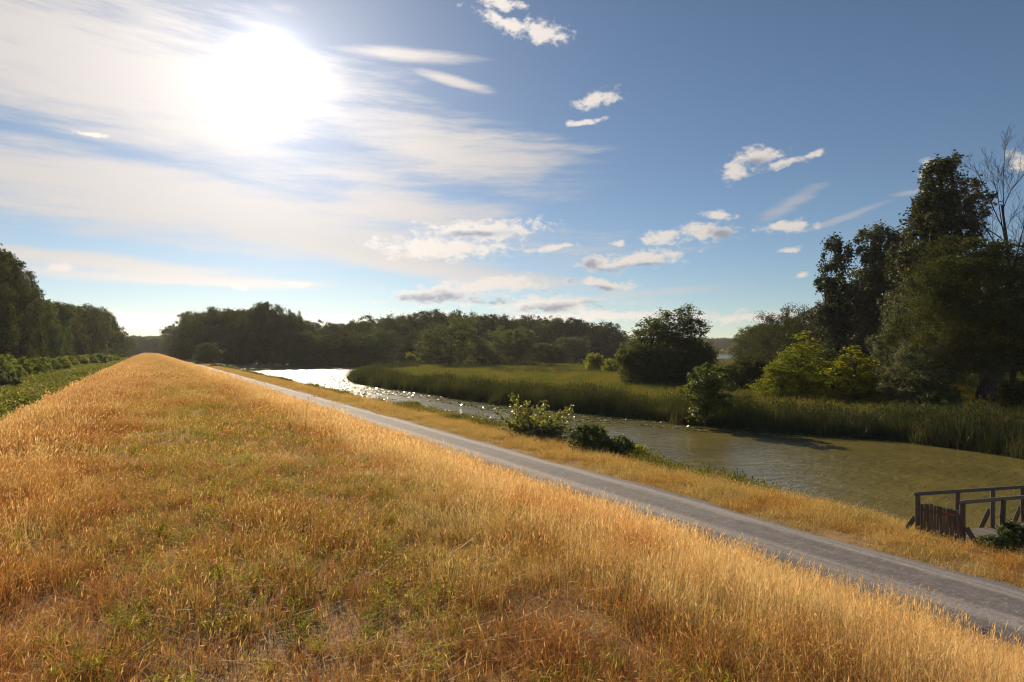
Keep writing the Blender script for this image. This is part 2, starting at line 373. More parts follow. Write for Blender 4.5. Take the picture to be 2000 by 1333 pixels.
def path_mat():
    m, t, out = mat('gravel')
    geo = t.node('ShaderNodeNewGeometry'); pos = geo.outputs['Position']
    px = t.node('ShaderNodeSeparateXYZ', {0: pos}).outputs[0]
    lng = t.noise(t.mapping(pos, scale=(4.5, 0.16, 1)), 1.0, 5, 0.6)       # streaks left by wheels
    n = t.noise(pos, 2.2, 6, 0.7); g = t.noise(pos, 13.0, 5, 0.8)
    c = t.mix(t.ramp(n, 0.3, 0.7), (0.095, 0.083, 0.086), (0.145, 0.13, 0.13))
    wob = t.m('ADD', px, t.m('MULTIPLY', t.m('SUBTRACT', n, 0.5), 0.35))
    tr = None
    for x0 in (11.75, 13.15):
        k = t.ramp(t.m('ABSOLUTE', t.m('SUBTRACT', wob, x0)), 0.08, 0.36, 1, 0)
        tr = k if tr is None else t.m('MAXIMUM', tr, k)
    c = t.mix(t.m('MULTIPLY', tr, t.ramp(lng, 0.3, 0.6, 0.35, 0.95)), c, (0.29, 0.265, 0.25))
    c = t.mix(t.ramp(lng, 0.5, 0.75, 0, 0.45), c, (0.20, 0.185, 0.18))
    edge = t.ramp(t.m('ADD', t.m('ABSOLUTE', t.m('SUBTRACT', px, 12.42)), t.m('MULTIPLY', t.m('SUBTRACT', n, 0.5), 0.9)), 1.05, 1.6)
    c = t.mix(t.m('MULTIPLY', edge, 0.6), c, (0.11, 0.09, 0.078))
    c = t.mix(t.ramp(g, 0.53, 0.70, 0, 0.7), c, (0.34, 0.32, 0.305)); c = t.mix(t.ramp(g, 0.32, 0.48, 0.75, 0), c, (0.06, 0.053, 0.055))
    bs = t.node('ShaderNodeBsdfPrincipled', {'Base Color': c, 'Roughness': 0.9})
    bp = t.node('ShaderNodeBump', {'Height': g, 'Strength': 0.8, 'Distance': 0.02}); t.l.new(bp.outputs[0], bs.inputs['Normal'])
    t.l.new(bs.outputs[0], out.inputs[0]); return m
M['gravel'] = path_mat()

def water_mat(name, base, amp, rough):
    m, t, out = mat(name)
    geo = t.node('ShaderNodeNewGeometry'); pos = geo.outputs['Position']
    a = t.noise(t.mapping(pos, rot=R_(28), scale=(1.0, 2.6, 1)), 0.85, 4, 0.55, dist=0.5)
    b = t.noise(t.mapping(pos, rot=R_(-15), scale=(1.0, 1.7, 1)), 4.5, 3, 0.6)
    calm = t.m('MULTIPLY', t.ramp(t.noise(pos, 0.07, 3, 0.5), 0.35, 0.65, 0.45, 1.0), t.ramp(t.node('ShaderNodeSeparateXYZ', {0: pos}).outputs[1], 35, 120, 1.0, 0.12))
    h = t.m('MULTIPLY', t.m('ADD', a, t.m('MULTIPLY', b, 0.10)), calm)
    bp = t.node('ShaderNodeBump', {'Height': h, 'Strength': 1.0, 'Distance': amp})
    n = t.noise(pos, 0.25, 3, 0.6)
    c = t.mix(t.ramp(n, 0.3, 0.7), base, tuple(q * 1.35 for q in base))
    # a calm mirror mixed with the fine wind ripple that is too small to model
    b1 = t.node('ShaderNodeBsdfPrincipled', {'Base Color': c, 'Roughness': rough, 'IOR': 1.36, 'Normal': bp.outputs[0]})
    b2 = t.node('ShaderNodeBsdfPrincipled', {'Base Color': c, 'Roughness': 0.30, 'IOR': 1.36, 'Normal': bp.outputs[0]})
    mx = t.node('ShaderNodeMixShader', {0: t.ramp(t.node('ShaderNodeSeparateXYZ', {0: pos}).outputs[1], 35, 110, 0.1, 0.65), 1: b1.outputs[0], 2: b2.outputs[0]})
    t.l.new(mx.outputs[0], out.inputs[0]); return m
M['river'] = water_mat('river_water', (0.14, 0.115, 0.036), 0.12, 0.02)
M['lake'] = water_mat('lake_water', (0.08, 0.08, 0.05), 0.06, 0.05)

def plain(name, c, rough=0.8, var=0.25, scale=6.0):
    m, t, out = mat(name)
    tc = t.node('ShaderNodeTexCoord')
    n = t.noise(tc.outputs['Object'], scale, 5, 0.6)
    cc = t.mix(t.ramp(n, 0.3, 0.7), tuple(q * (1 - var) for q in c), tuple(min(1, q * (1 + var)) for q in c))
    bs = t.node('ShaderNodeBsdfPrincipled', {'Base Color': cc, 'Roughness': rough}); t.l.new(bs.outputs[0], out.inputs[0]); return m
M['red'] = plain('faded_red_paint', (0.42, 0.09, 0.05))
M['pad'] = leafy('lily_pad', [(0.17, 0.19, 0.06), (0.25, 0.26, 0.09), (0.38, 0.33, 0.15)], 0.1, scale=0.4, gloss=0.22, rough=0.25)

# ------------------------------------------------------------------ ground, path, water
def steps(a, b, s0, g):
    out = [a]; s = s0
    while out[-1] < b: out.append(out[-1] + s); s *= g
    return out
def build_ground():
    xs = sorted(set([-x for x in steps(14, 3800, 1.5, 1.16)] + list(np.arange(-14, 26, 0.4)) + list(np.arange(26, 110, 1.6)) + steps(110, 3800, 2.5, 1.12)))
    ys = sorted(set([-y for y in steps(8, 500, 2, 1.4)] + list(np.arange(-8, 40, 0.55)) + steps(40, 3900, 0.7, 1.018)))
    xs = np.array(xs); ys = np.array(ys)
    X, Y = np.meshgrid(xs, ys, indexing='ij')
    Z = gz(X, Y)
    sd = np.minimum(sdist(X, Y, river), sdist(X, Y, lake))
    wet = np.clip((X - 19.2) / 2, 0, 1); mud = np.clip((0.6 - sd) / 1.2, 0, 1) * wet
    left = np.clip((-6.7 - X) / 1.6 + (fbm(X, Y, 3, 7) - .5) * 1.2, 0, 1)
    me = np_mesh('ground', np.stack([X, Y, Z], -1).reshape(-1, 3), quads_grid(len(xs), len(ys)), [M['ground']],
                 attrs={'wet': wet.ravel(), 'mud': mud.ravel(), 'left': left.ravel()}, smooth=True)
    o = link('ground', me); o['kind'] = 'structure'; o['label'] = 'grassy dike, river banks and marshy floodplain'
    # gravel path with a slightly crowned top and uneven edges
    py = np.array(steps(-40, 900, 0.9, 1.006)); nx = 13
    u = np.linspace(0, 1, nx)
    wl = 10.95 + (fbm(py, py * 0, 2.2, 11) - .5) * 0.6; wr = 13.84 + (fbm(py, py * 0 + 50, 2.4, 12, 4) - .5) * 0.9
    PXX = wl[:, None] * (1 - u) + wr[:, None] * u
    PZZ = -2.6 + 0.035 + 0.05 * (1 - (2 * u - 1) ** 2)[None, :] + (fbm(PXX, np.repeat(py[:, None], nx, 1), 0.9, 13) - .5) * 0.035
    PZZ[:, 0] -= 0.10; PZZ[:, -1] -= 0.10
    me = np_mesh('gravel_path', np.stack([PXX, np.repeat(py[:, None], nx, 1), PZZ], -1).reshape(-1, 3), quads_grid(len(py), nx), [M['gravel']], smooth=True)
    o = link('gravel_path', me); o['kind'] = 'structure'; o['label'] = 'grey gravel path along the foot of the dike'
    for nm, poly, z, m, lab in (('river_water', river, WZ, M['river'], 'rippled olive green river bending behind the reeds'),
                                ('lake_water', lake, WZ, M['lake'], 'pale lake beyond the marsh')):
        c = poly.mean(0)
        ring = []
        for i, p in enumerate(poly):      # widen a little so that the sheet runs in under the banks
            a = poly[i - 1]; b = poly[(i + 1) % len(poly)]
            tn = b - a; nn = np.array([tn[1], -tn[0]]); nn /= np.linalg.norm(nn)
            q = p + nn * 1.6
            if sdist(np.array([q[0]]), np.array([q[1]]), poly)[0] < 0: q = p - nn * 1.6
            ring.append((q[0], q[1], z))
        me = bpy.data.meshes.new(nm); me.from_pydata(ring, [], [list(range(len(ring)))]); me.materials.append(m)
        if me.polygons[0].normal.z < 0: me.flip_normals()
        o = link(nm, me); o['kind'] = 'structure'; o['label'] = lab
build_ground()

# ------------------------------------------------------------------ plant geometry
def unit(v): return v / (np.linalg.norm(v, axis=-1, keepdims=True) + 1e-9)
def blades(rng, n, rad, h0, h1, w, lean, bias=(0.0, 0.0), heads=0.0, curl=0.5, hw=0.006, hl=0.07, segs=3):
    """a patch of bent blades; a share of them ends in a seed head"""
    a = rng.random(n) * 2 * np.pi; r = rad * np.sqrt(rng.random(n))
    base = np.stack([r * np.cos(a), r * np.sin(a), np.full(n, -0.03)], 1)
    h = rng.uniform(h0, h1, n)
    la = rng.random(n) * 2 * np.pi; lm = np.abs(rng.normal(0, lean, n))
    ld = np.stack([np.cos(la) * lm + bias[0], np.sin(la) * lm + bias[1], np.zeros(n)], 1)
    fa = rng.random(n) * np.pi; side = np.stack([np.cos(fa), np.sin(fa), np.zeros(n)], 1)
    V = []; tt = np.linspace(0, 1, segs + 1)
    W = w * rng.uniform(0.7, 1.3, n)
    for t_ in tt:
        p = base + np.stack([np.zeros(n), np.zeros(n), h * (t_ - curl * 0.18 * t_ ** 3 * np.minimum(lm * 2, 1.5))], 1) + ld * (h * (t_ * 0.35 + 0.65 * t_ ** 2))[:, None]
        ww = (W * (1 - 0.88 * t_ ** 1.6))[:, None]
        V.append(p - side * ww / 2); V.append(p + side * ww / 2)
        if t_ == tt[-2]: pm = p
        if t_ == 1: tip = p
    k = len(V); V = np.stack(V, 1).reshape(-1, 3)
    b = np.arange(n)[:, None] * k
    Fc = np.concatenate([b + np.array([[2 * i, 2 * i + 1, 2 * i + 3, 2 * i + 2]]) for i in range(segs)], 0)
    hd = np.zeros(len(V))
    nh = int(n * heads)
    if nh:
        idx = rng.choice(n, nh, replace=False); T = tip[idx]; d = unit(tip[idx] - pm[idx]); d[:, 2] -= 0.25; d = unit(d)
        L = hl * rng.uniform(0.7, 1.4, nh)[:, None]; wq = hw * rng.uniform(0.7, 1.3, nh)[:, None]
        s1 = unit(np.cross(d, [[0.3, 0.8, 0.5]])); s2 = np.cross(d, s1)
        HV = []; 
        for s in (s1, s2):
            HV += [T, T + d * L * 0.45 + s * wq, T + d * L, T + d * L * 0.45 - s * wq]
        HV = np.stack(HV, 1).reshape(-1, 3)
        hb = len(V) + np.arange(nh)[:, None] * 8
        Fc = np.concatenate([Fc, hb + np.array([[0, 1, 2, 3]]), hb + np.array([[4, 5, 6, 7]])], 0)
        V = np.concatenate([V, HV]); hd = np.concatenate([hd, np.ones(len(HV))])
    return V, Fc, hd
def join(*parts):
    V, Fc, H = [], [], []; o = 0
    for v, f, h in parts:
        V.append(v); Fc.append(f + o); H.append(h); o += len(v)
    return np.concatenate(V), np.concatenate(Fc), np.concatenate(H)
def leaves(rng, P, size, asp=0.55, up=0.35, out=None, droop=0.0):
    """one folded-diamond leaf face per point"""
    n = len(P)
    nrm = rng.normal(0, 1, (n, 3)); nrm[:, 2] += up * 2
    if out is not None: nrm += out * 0.9
    nrm = unit(nrm)
    d = rng.normal(0, 1, (n, 3)); d[:, 2] -= droop; d = unit(d - nrm * (d * nrm).sum(1, keepdims=True))
    s = np.cross(nrm, d); L = (size * rng.uniform(0.6, 1.4, n))[:, None]
    V = np.stack([P - d * L * .5, P + s * L * asp * .5 + nrm * L * .08, P + d * L * .5, P - s * L * asp * .5 + nrm * L * .08], 1).reshape(-1, 3)
    return V, np.arange(n * 4).reshape(n, 4)
def clumps(rng, lobes, n, inner=0.45):
    L = np.array(lobes, float); w = (L[:, 3] * L[:, 4] * L[:, 5]) ** (2 / 3); k = rng.choice(len(L), n, p=w / w.sum())
    d = unit(rng.normal(0, 1, (n, 3))); r = (inner ** 3 + (1 - inner ** 3) * rng.random(n)) ** (1 / 3)
    r *= 0.86 + 0.2 * rng.random(n)
    c = L[k, :3] + d * r[:, None] * L[k, 3:6]
    return c, unit(d / L[k, 3:6])
def crown_mesh(rng, lobes, n_cl, per, cr, size, asp=0.6, up=0.35, flat=0.75, inner=0.45, droop=0.0, stretch=None):
    c, od = clumps(rng, lobes, n_cl, inner)
    crs = cr * rng.uniform(0.6, 1.35, n_cl)
    # each bough is a lumpy shell of leaves rather than an even ball
    k = np.repeat(np.arange(n_cl), per); n = len(k)
    dd = unit(rng.normal(0, 1, (n, 3)) + od[k] * 0.55 + np.array([0, 0, .25])); rr = np.abs(rng.normal(0.62, 0.33, n))
    off = dd * rr[:, None] * crs[k][:, None]; off[:, 2] *= flat
    if stretch is not None:                     # leaves trail along a direction, as in wind or weeping boughs
        off += (rng.random(n) ** 1.5)[:, None] * crs[k][:, None] * np.array(stretch)
    P = c[k] + off
    V, Fc = leaves(rng, P, size, asp, up, dd, droop)
    return V, Fc, c
def tube(path, rad, sides=5):
    path = np.asarray(path, float); n = len(path)
    tg = unit(np.gradient(path, axis=0)); ref = np.array([1.0, 0.2, 0.1])
    s = unit(np.cross(tg, ref)); b = np.cross(tg, s)
    a = np.arange(sides) * 2 * np.pi / sides
    V = path[:, None, :] + (np.cos(a)[None, :, None] * s[:, None, :] + np.sin(a)[None, :, None] * b[:, None, :]) * np.asarray(rad)[:, None, None]
    i = np.arange(n - 1)[:, None] * sides + np.arange(sides)[None, :]; j = np.arange(n - 1)[:, None] * sides + (np.arange(sides)[None, :] + 1) % sides
    Fc = np.stack([i, j, j + sides, i + sides], -1).reshape(-1, 4)
    return V.reshape(-1, 3), Fc
def trunk_mesh(rng, h, r0, targets, lean=(0, 0), nb=30, base=0.18, rb=0.28, stems=1):
    parts = []
    for s in range(stems):
        ang = s * 2.4 + 0.6; spread = 0 if stems == 1 else 0.16 * h
        t_ = np.linspace(0, 1, 8)
        wob = np.cumsum(rng.normal(0, 0.012 * h, (8, 2)), 0); wob[0] = 0
        p = np.stack([lean[0] * t_ ** 1.5 + wob[:, 0] + spread * np.cos(ang) * t_, lean[1] * t_ ** 1.5 + wob[:, 1] + spread * np.sin(ang) * t_, -0.3 + t_ * h * 0.86], 1)
        rad = r0 * (1 - 0.86 * t_) * (1 if stems == 1 else 0.75); rad[0] *= 1.35
        parts.append((p, rad, 7))
    tg = targets[rng.permutation(len(targets))[:nb]]
    for c in tg:
        p, rad, _ = parts[int(rng.integers(stems))]
        f = np.clip(base + (c[2] / h) * 0.62 * rng.uniform(0.7, 1.0), 0.1, 0.93) * 7
        i = int(f); q = p[i] + (p[min(i + 1, 7)] - p[i]) * (f - i); rr = rad[i] * rb * rng.uniform(.7, 1.2) + 0.02
        mid = q * 0.45 + c * 0.55 + np.array([0, 0, 0.06 * h * rng.uniform(-.4, 1)])
        tt = np.linspace(0, 1, 5)[:, None]
        path = (1 - tt) ** 2 * q + 2 * tt * (1 - tt) * mid + tt ** 2 * c
        parts.append((path, rr * np.linspace(1, 0.25, 5), 4))
    V, Fc = [], []; o = 0
    for p, r, s in parts:
        v, f = tube(p, r, s); V.append(v); Fc.append(f + o); o += len(v)
    return np.concatenate(V), np.concatenate(Fc)

class Proto:
    def __init__(s, name, seed, h, w, lobes, n_cl, per, cr, size, leafmat, r0=0.35, nb=30, lean=(0, 0), stems=1, base=0.18, **kw):
        rng = np.random.default_rng(seed)
        V, Fc, c = crown_mesh(rng, lobes, n_cl, per, cr, size, **kw)
        TV, TF = trunk_mesh(rng, h, r0, c, lean, nb, base, stems=stems)
        s.h = float(np.percentile(V[:, 2], 99.9)); s.w = float(2 * np.percentile(np.abs(V[:, :2]), 99)); s.cd = (V, Fc); s.td = (TV, TF); s.lm = leafmat
        s.crown = np_mesh(name + '_crown', V, Fc, [M[leafmat]]); s.trunk = np_mesh(name + '_trunk', TV, TF, [M['bark']], smooth=True)
    def joined(s, name):
        V = np.concatenate([s.cd[0], s.td[0]]); Fc = np.concatenate([s.cd[1], s.td[1] + len(s.cd[0])])
        return np_mesh(name, V, Fc, [M[s.lm], M['bark']], np.r_[np.zeros(len(s.cd[1])), np.ones(len(s.td[1]))])
def plant(name, label, cat, proto, x, y, h=None, w=None, rot=0.0, group=None, sink=0.1, crown='crown', trunk='trunk', leafmat=None):
    """one tree or shrub: an Empty at its foot with crown and trunk"""
    e = bpy.data.objects.new(name, None); col.objects.link(e)
    e.location = (x, y, g1(x, y) - sink); e.rotation_euler = (0, 0, rot)
    sz = (h or proto.h) / proto.h; sx = (w or proto.w * sz) / proto.w
    e.scale = (sx, sx, sz); e.empty_display_size = 0.2
    tag(e, label, cat, group)
    cr = link(crown, proto.crown, e); link(trunk, proto.trunk, e)
    if leafmat:
        cr.material_slots[0].link = 'OBJECT'; cr.material_slots[0].material = M[leafmat]
    return e

def broad(h, w, rng, n=9, low=0.12):
    """lobes of a broad uneven crown"""
    L = [(0, 0, h * 0.60, w * .36, w * .36, h * .33)]
    for i in range(n):
        a = i * 2.399 + rng.uniform(-.4, .4); zz = h * rng.uniform(0.3, 0.82); k = 1 - abs(zz / h - 0.5) * 0.9
        L.append((math.cos(a) * w * .30 * k, math.sin(a) * w * .30 * k, zz, w * rng.uniform(.17, .25), w * rng.uniform(.17, .25), h * rng.uniform(.11, .17)))
    for i in range(4):
        a = i * 1.7 + rng.uniform(0, 1); L.append((math.cos(a) * w * .27, math.sin(a) * w * .27, h * (low + .12), w * .22, w * .22, h * .15))
        L.append((math.cos(a + .8) * w * .26, math.sin(a + .8) * w * .26, h * .07, w * .2, w * .2, h * .09))
    return L
def make_woods():
    P = []
    for k, (h, w, lm) in enumerate([(22, 15, 'leaf_dark'), (24, 13, 'leaf_dark'), (20, 16, 'leaf_mid'), (23, 17, 'leaf_dark'), (19, 12, 'leaf_mid'), (21, 14, 'leaf_willow')]):
        r = np.random.default_rng(40 + k)
        P.append(Proto('wood%d' % k, 70 + k, h, w, broad(h, w, r, 11), 330, 58, 1.3, 0.46, lm, r0=0.4, nb=26, inner=0.55, up=.05, flat=.95))
    return P
WOOD = make_woods()

# unlinked collections hold the pieces that are scattered
def bag(name, objs):
    c = bpy.data.collections.new(name)
    for i, me in enumerate(objs):
        o = bpy.data.objects.new('%s_%02d' % (name, i), me); c.objects.link(o)
    return c
def scatter(name, label, pts, rot, scl, idx, coll, group=None):
    """one mass of plants: instances of the pieces in coll at the given points"""
    me = bpy.data.meshes.new(name); n = len(pts)
    me.vertices.add(n); me.vertices.foreach_set('co', np.asarray(pts, np.float32).ravel())
    for an, ty, av in (('rot', 'FLOAT_VECTOR', rot), ('scl', 'FLOAT_VECTOR', scl)):
        a = me.attributes.new(an, ty, 'POINT'); a.data.foreach_set('vector', np.asarray(av, np.float32).ravel())
    a = me.attributes.new('idx', 'INT', 'POINT'); a.data.foreach_set('value', np.asarray(idx, np.int32))
    o = link(name, me); tag(o, label, kind='stuff')
    ng = bpy.data.node_groups.new(name, 'GeometryNodeTree')
    ng.interface.new_socket('Geometry', in_out='INPUT', socket_type='NodeSocketGeometry')
    ng.interface.new_socket('Geometry', in_out='OUTPUT', socket_type='NodeSocketGeometry')
    t = NT(ng); gi = t.node('NodeGroupInput'); go = t.node('NodeGroupOutput')
    ci = t.node('GeometryNodeCollectionInfo'); ci.inputs['Collection'].default_value = coll
    ci.inputs['Separate Children'].default_value = True; ci.inputs['Reset Children'].default_value = True
    def at_(nm, ty): n_ = t.node('GeometryNodeInputNamedAttribute', data_type=ty); n_.inputs['Name'].default_value = nm; return n_.outputs[0]
    ip = t.node('GeometryNodeInstanceOnPoints', {'Points': gi.outputs[0], 'Instance': ci.outputs[0], 'Pick Instance': True,
                'Instance Index': at_('idx', 'INT'), 'Rotation': at_('rot', 'FLOAT_VECTOR'), 'Scale': at_('scl', 'FLOAT_VECTOR')})
    t.l.new(ip.outputs[0], go.inputs[0])
    md = o.modifiers.new('scatter', 'NODES'); md.node_group = ng
    return o
def in_view(x, y, margin=9.0, side=4.0):
    dep = x * S_ + y * C_; lat = x * C_ - y * S_
    lim = (1000 / F) * 1.06
    return (dep > 1.2) & (np.abs(lat) < dep * lim + side)
def pick_points(rng, x0, x1, y0, y1, dens):
    n = int((x1 - x0) * (y1 - y0) * dens)
    x = rng.uniform(x0, x1, n); y = rng.uniform(y0, y1, n)
    k = in_view(x, y); return x[k], y[k]

# ------------------------------------------------------------------ dry grass on the dike and the verge
def grass_bags():
    rng = np.random.default_rng(11); B = {}
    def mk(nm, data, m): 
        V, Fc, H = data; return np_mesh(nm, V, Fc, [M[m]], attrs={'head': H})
    for lod, (n, rad, w, hw, hl) in {'near': (84, 0.17, 0.0030, 0.0024, 0.042), 'mid': (110, 0.36, 0.006, 0.005, 0.06), 'far': (140, 0.85, 0.014, 0.013, 0.09)}.items():
        for z, m in (('', 'dry'), ('v', 'verge')):
            L = []
            for k in range(5):      # standing seeding grass, blown a little to the right
                L.append(mk('tall', blades(rng, n, rad, 0.08, 0.36, w, 0.42, (0.13, -0.04), 0.38, 0.7, hw, hl), m))
            for k in range(3):      # short, flattened and matted
                a = blades(rng, n, rad, 0.05, 0.17, w, 0.8, (0.1, 0), 0.10, 0.9, hw, hl)
                b = blades(rng, n // 14, rad, 0.15, 0.36, w, 1.7, (0.1, 0), 0.0, 1.4, hw, hl)
                L.append(mk('short', join(a, b), m))
            B[lod + z] = bag('grass_' + lod + z, L)
    return B
GB = grass_bags()
def tallness(x, y):
    edge = np.clip((-0.3 - x) / 1.2, 0, 1) + np.clip((x - 2.6) / 1.2, 0, 1)
    far = np.clip((y - 10) / 25, 0, 1) * 0.45
    return np.clip(0.08 + 0.80 * edge + far * .8, 0, 1) + (fbm(x, y, 1.7, 21) - 0.5) * 1.0
def grass(name, label, rng, lod, bagname, xr, rmin, rmax, dens, zone):
    x0, x1 = xr
    n = int((x1 - x0) * (rmax + 8) * dens)
    x = rng.uniform(x0, x1, n); y = rng.uniform(-8, rmax, n)
    dep = x * S_ + y * C_; r = np.hypot(x, y)
    k = in_view(x, y, side=2.5) & (r >= rmin) & (r < rmax)
    if zone == 'dike': 
        k &= (rng.random(n) < 1.15 - 0.65 * np.clip((x - 6.5) / 3, 0, 1))
        k &= (x > -7.4 + (fbm(x, y, 4, 31) - .5) * 2.4) & (x < 10.95 + (fbm(x, y, 0.8, 33) - .5) * 0.5)
        T = tallness(x, y)
        k &= rng.random(n) > 0.5 * np.clip((fbm(x, y, 1.3, 91) - 0.52) * 5, 0, 1) * np.exp(-((x - 1.2) / 1.6) ** 2)   # thin worn patches
    else:
        k &= (x > 13.75 + (fbm(x, y, 0.9, 35) - .5) * 0.7)
        k &= ~((x > 16.2 + (fbm(x, y, .7, 81) - .5)) & (y > 4.6) & (y < 8.5) & (rng.random(n) < .93))
        T = np.clip((x - 13.9) / 1.7, 0, 1) * 0.85 + (fbm(x, y, 1.5, 22) - 0.5) * 0.8
    x, y, T = x[k], y[k], T[k]; n = len(x)
    tall = rng.random(n) < np.clip(T * 1.1, 0.06, 0.94)
    idx = np.where(tall, rng.integers(0, 5, n), rng.integers(5, 8, n))
    z = gz(x, y)
    rot = np.stack([rng.normal(0, .07, n), rng.normal(0, .07, n), rng.normal(0, 1.3, n)], 1)
    s = rng.uniform(0.8, 1.25, n); hs = s * np.where(tall, 0.72 + 0.5 * np.clip(T, 0, 1.1), 1.0)
    hs *= np.where(zone == 'dike', 1.0, 0.8)
    if zone == 'dike': hs *= 1 - 0.25 * np.clip((y - 30) / 30, 0, 1)
    else: hs *= np.where((x > 14.9) & (y > 4) & (y < 9.5), 0.6, 1.0)
    scatter(name, label, np.stack([x, y, z], 1), rot, np.stack([s, s, hs], 1), idx, GB[bagname])
rg = np.random.default_rng(3)
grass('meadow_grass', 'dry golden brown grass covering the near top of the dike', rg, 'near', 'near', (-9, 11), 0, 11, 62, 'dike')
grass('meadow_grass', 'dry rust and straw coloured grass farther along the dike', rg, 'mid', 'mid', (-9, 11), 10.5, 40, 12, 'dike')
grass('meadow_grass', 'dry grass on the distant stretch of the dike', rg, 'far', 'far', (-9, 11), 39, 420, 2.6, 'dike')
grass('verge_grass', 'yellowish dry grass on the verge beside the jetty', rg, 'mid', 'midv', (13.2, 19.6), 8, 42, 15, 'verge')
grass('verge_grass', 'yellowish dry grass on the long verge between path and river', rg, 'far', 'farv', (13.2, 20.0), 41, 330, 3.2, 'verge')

def forbs():
    """low feathery green weeds between the dry grass"""
    rng = np.random.default_rng(17); L = []
    for k in range(5):
        P = []; V = []; Fc = []; o = 0
        for s in range(9):
            a = rng.random() * 6.28; l = rng.uniform(.06, .16); tip = np.array([math.cos(a) * l * .8, math.sin(a) * l * .8, l])
            for q in range(16):
                P.append(tip * rng.uniform(.25, 1.05) + rng.normal(0, .014, 3))
        V, Fc = leaves(rng, np.array(P), 0.028, 0.25, 0.6)
        L.append(np_mesh('forb', V, Fc, [M['forb']]))
    B = bag('forbs', L)
    n = 16000; x = rng.uniform(-3, 5.5, n); y = rng.uniform(0, 34, n)
    p = fbm(x, y, 1.1, 41); q = fbm(x, y, 5, 44)
    centre = np.exp(-((x - 1.3) / 1.5) ** 2)
    k = in_view(x, y, side=1) & (p * 0.7 + q * 0.4 + centre * 0.16 > 0.575) & (rng.random(n) < 0.12 + 0.5 * centre)
    x, y = x[k], y[k]; n = len(x); s = rng.uniform(.5, 1.0, n)
    scatter('green_weeds', 'low feathery yellow green weeds dotted through the dry grass', np.stack([x, y, gz(x, y)], 1),
            np.stack([rng.normal(0, .15, n), rng.normal(0, .15, n), rng.random(n) * 6.3], 1), np.stack([s, s, s], 1), rng.integers(0, 5, n), B)
forbs()

# ------------------------------------------------------------------ reeds, sedge meadow, left-hand herbs
def reed_beds():
    rng = np.random.default_rng(23)
    R = []
    for k in range(6):
        a = blades(rng, 34, 0.55, 1.5, 2.55, 0.022, 0.10, (0.05, -0.02), 0.45, 0.5, 0.03, 0.22)
        b = blades(rng, 60, 0.6, 0.7, 1.9, 0.030, 0.26, (0.05, 0), 0.0, 0.9)
        R.append(np_mesh('reed', *join(a, b)[:2], [M['reed']]))
    for k in range(4):
        a = blades(rng, 90, 0.9, 0.45, 1.05, 0.022, 0.22, (0.06, 0), 0.3, 0.6, 0.03, 0.14)
        R.append(np_mesh('sedge', *a[:2], [M['sedge']]))
    B = bag('reeds', R)
    # belt of tall reeds along the far bank of the river
    n = 90000; x = rng.uniform(24, 110, n); y = rng.uniform(-12, 175, n)
    sd = sdist(x, y, river)
    width = 3.6 + 3.0 * fbm(x, y, 14, 51)
    edge = -0.1 - 0.9 * (fbm(x, y, 3.0, 52) > 0.62)
    k = (sd > edge) & (sd < width) & (x > 27) & in_view(x, y, side=6) & (rng.random(n) < np.where(y < 70, 0.85, 0.55))
    xx, yy = x[k], y[k]; n2 = len(xx); s = rng.uniform(.85, 1.2, n2); hs = s * rng.uniform(.8, 1.18, n2) * (0.30 + 0.74 * fbm(xx, yy, 4, 53))
    scatter('reed_bed', 'tall dark green reeds standing along the far river bank', np.stack([xx, yy, np.maximum(gz(xx, yy), WZ - .3)], 1),
            np.stack([rng.normal(0, .05, n2), rng.normal(0, .05, n2), rng.normal(0, .9, n2)], 1), np.stack([s, s, hs], 1), rng.integers(0, 6, n2), B)
    # marsh meadow behind it
    n = 60000; x = rng.uniform(26, 330, n); y = rng.uniform(-12, 330, n)
    sd = np.minimum(sdist(x, y, river), sdist(x, y, lake)); d = np.hypot(x, y)
    k = (sd > 3.0) & in_view(x, y, side=4) & (rng.random(n) < np.clip(110 / d, 0.15, 1.0) ** 1.3) & ~((y > 205) & (x < 60))
    xx, yy = x[k], y[k]; n3 = len(xx); s = rng.uniform(.9, 1.3, n3) * np.clip(np.hypot(xx, yy) / 100, 1.0, 2.2); hs = rng.uniform(.8, 1.2, n3) * (0.6 + 0.8 * fbm(xx, yy, 12, 54))
    i3 = np.where((fbm(xx, yy, 22, 55) > 0.60) & (rng.random(n3) < .6), rng.integers(0, 6, n3), rng.integers(6, 10, n3))
    hs = np.where(i3 < 6, hs * 0.55, hs)
    scatter('marsh_meadow', 'yellow green sedge meadow on the flat land behind the reeds', np.stack([xx, yy, gz(xx, yy)], 1),
            np.stack([rng.normal(0, .05, n3), rng.normal(0, .05, n3), rng.random(n3) * 6.3], 1), np.stack([s, s, hs], 1), i3, B)
    # weedy fringe on the near bank, between verge and water
    n = 5200; x = rng.uniform(17.2, 20.6, n); y = rng.uniform(2, 200, n)
    k = in_view(x, y) & (fbm(x, y, 5, 57) > 0.50)
    xx, yy = x[k], y[k]; n4 = len(xx); s = rng.uniform(.6, .9, n4); hs = rng.uniform(.45, 0.85, n4)
    scatter('bank_sedge', 'green and straw coloured sedge fringe on the near river bank', np.stack([xx, yy, gz(xx, yy)], 1),
            np.stack([rng.normal(0, .08, n4), rng.normal(0, .08, n4), rng.random(n4) * 6.3], 1), np.stack([s, s, hs], 1), rng.integers(6, 10, n4), B)
reed_beds()

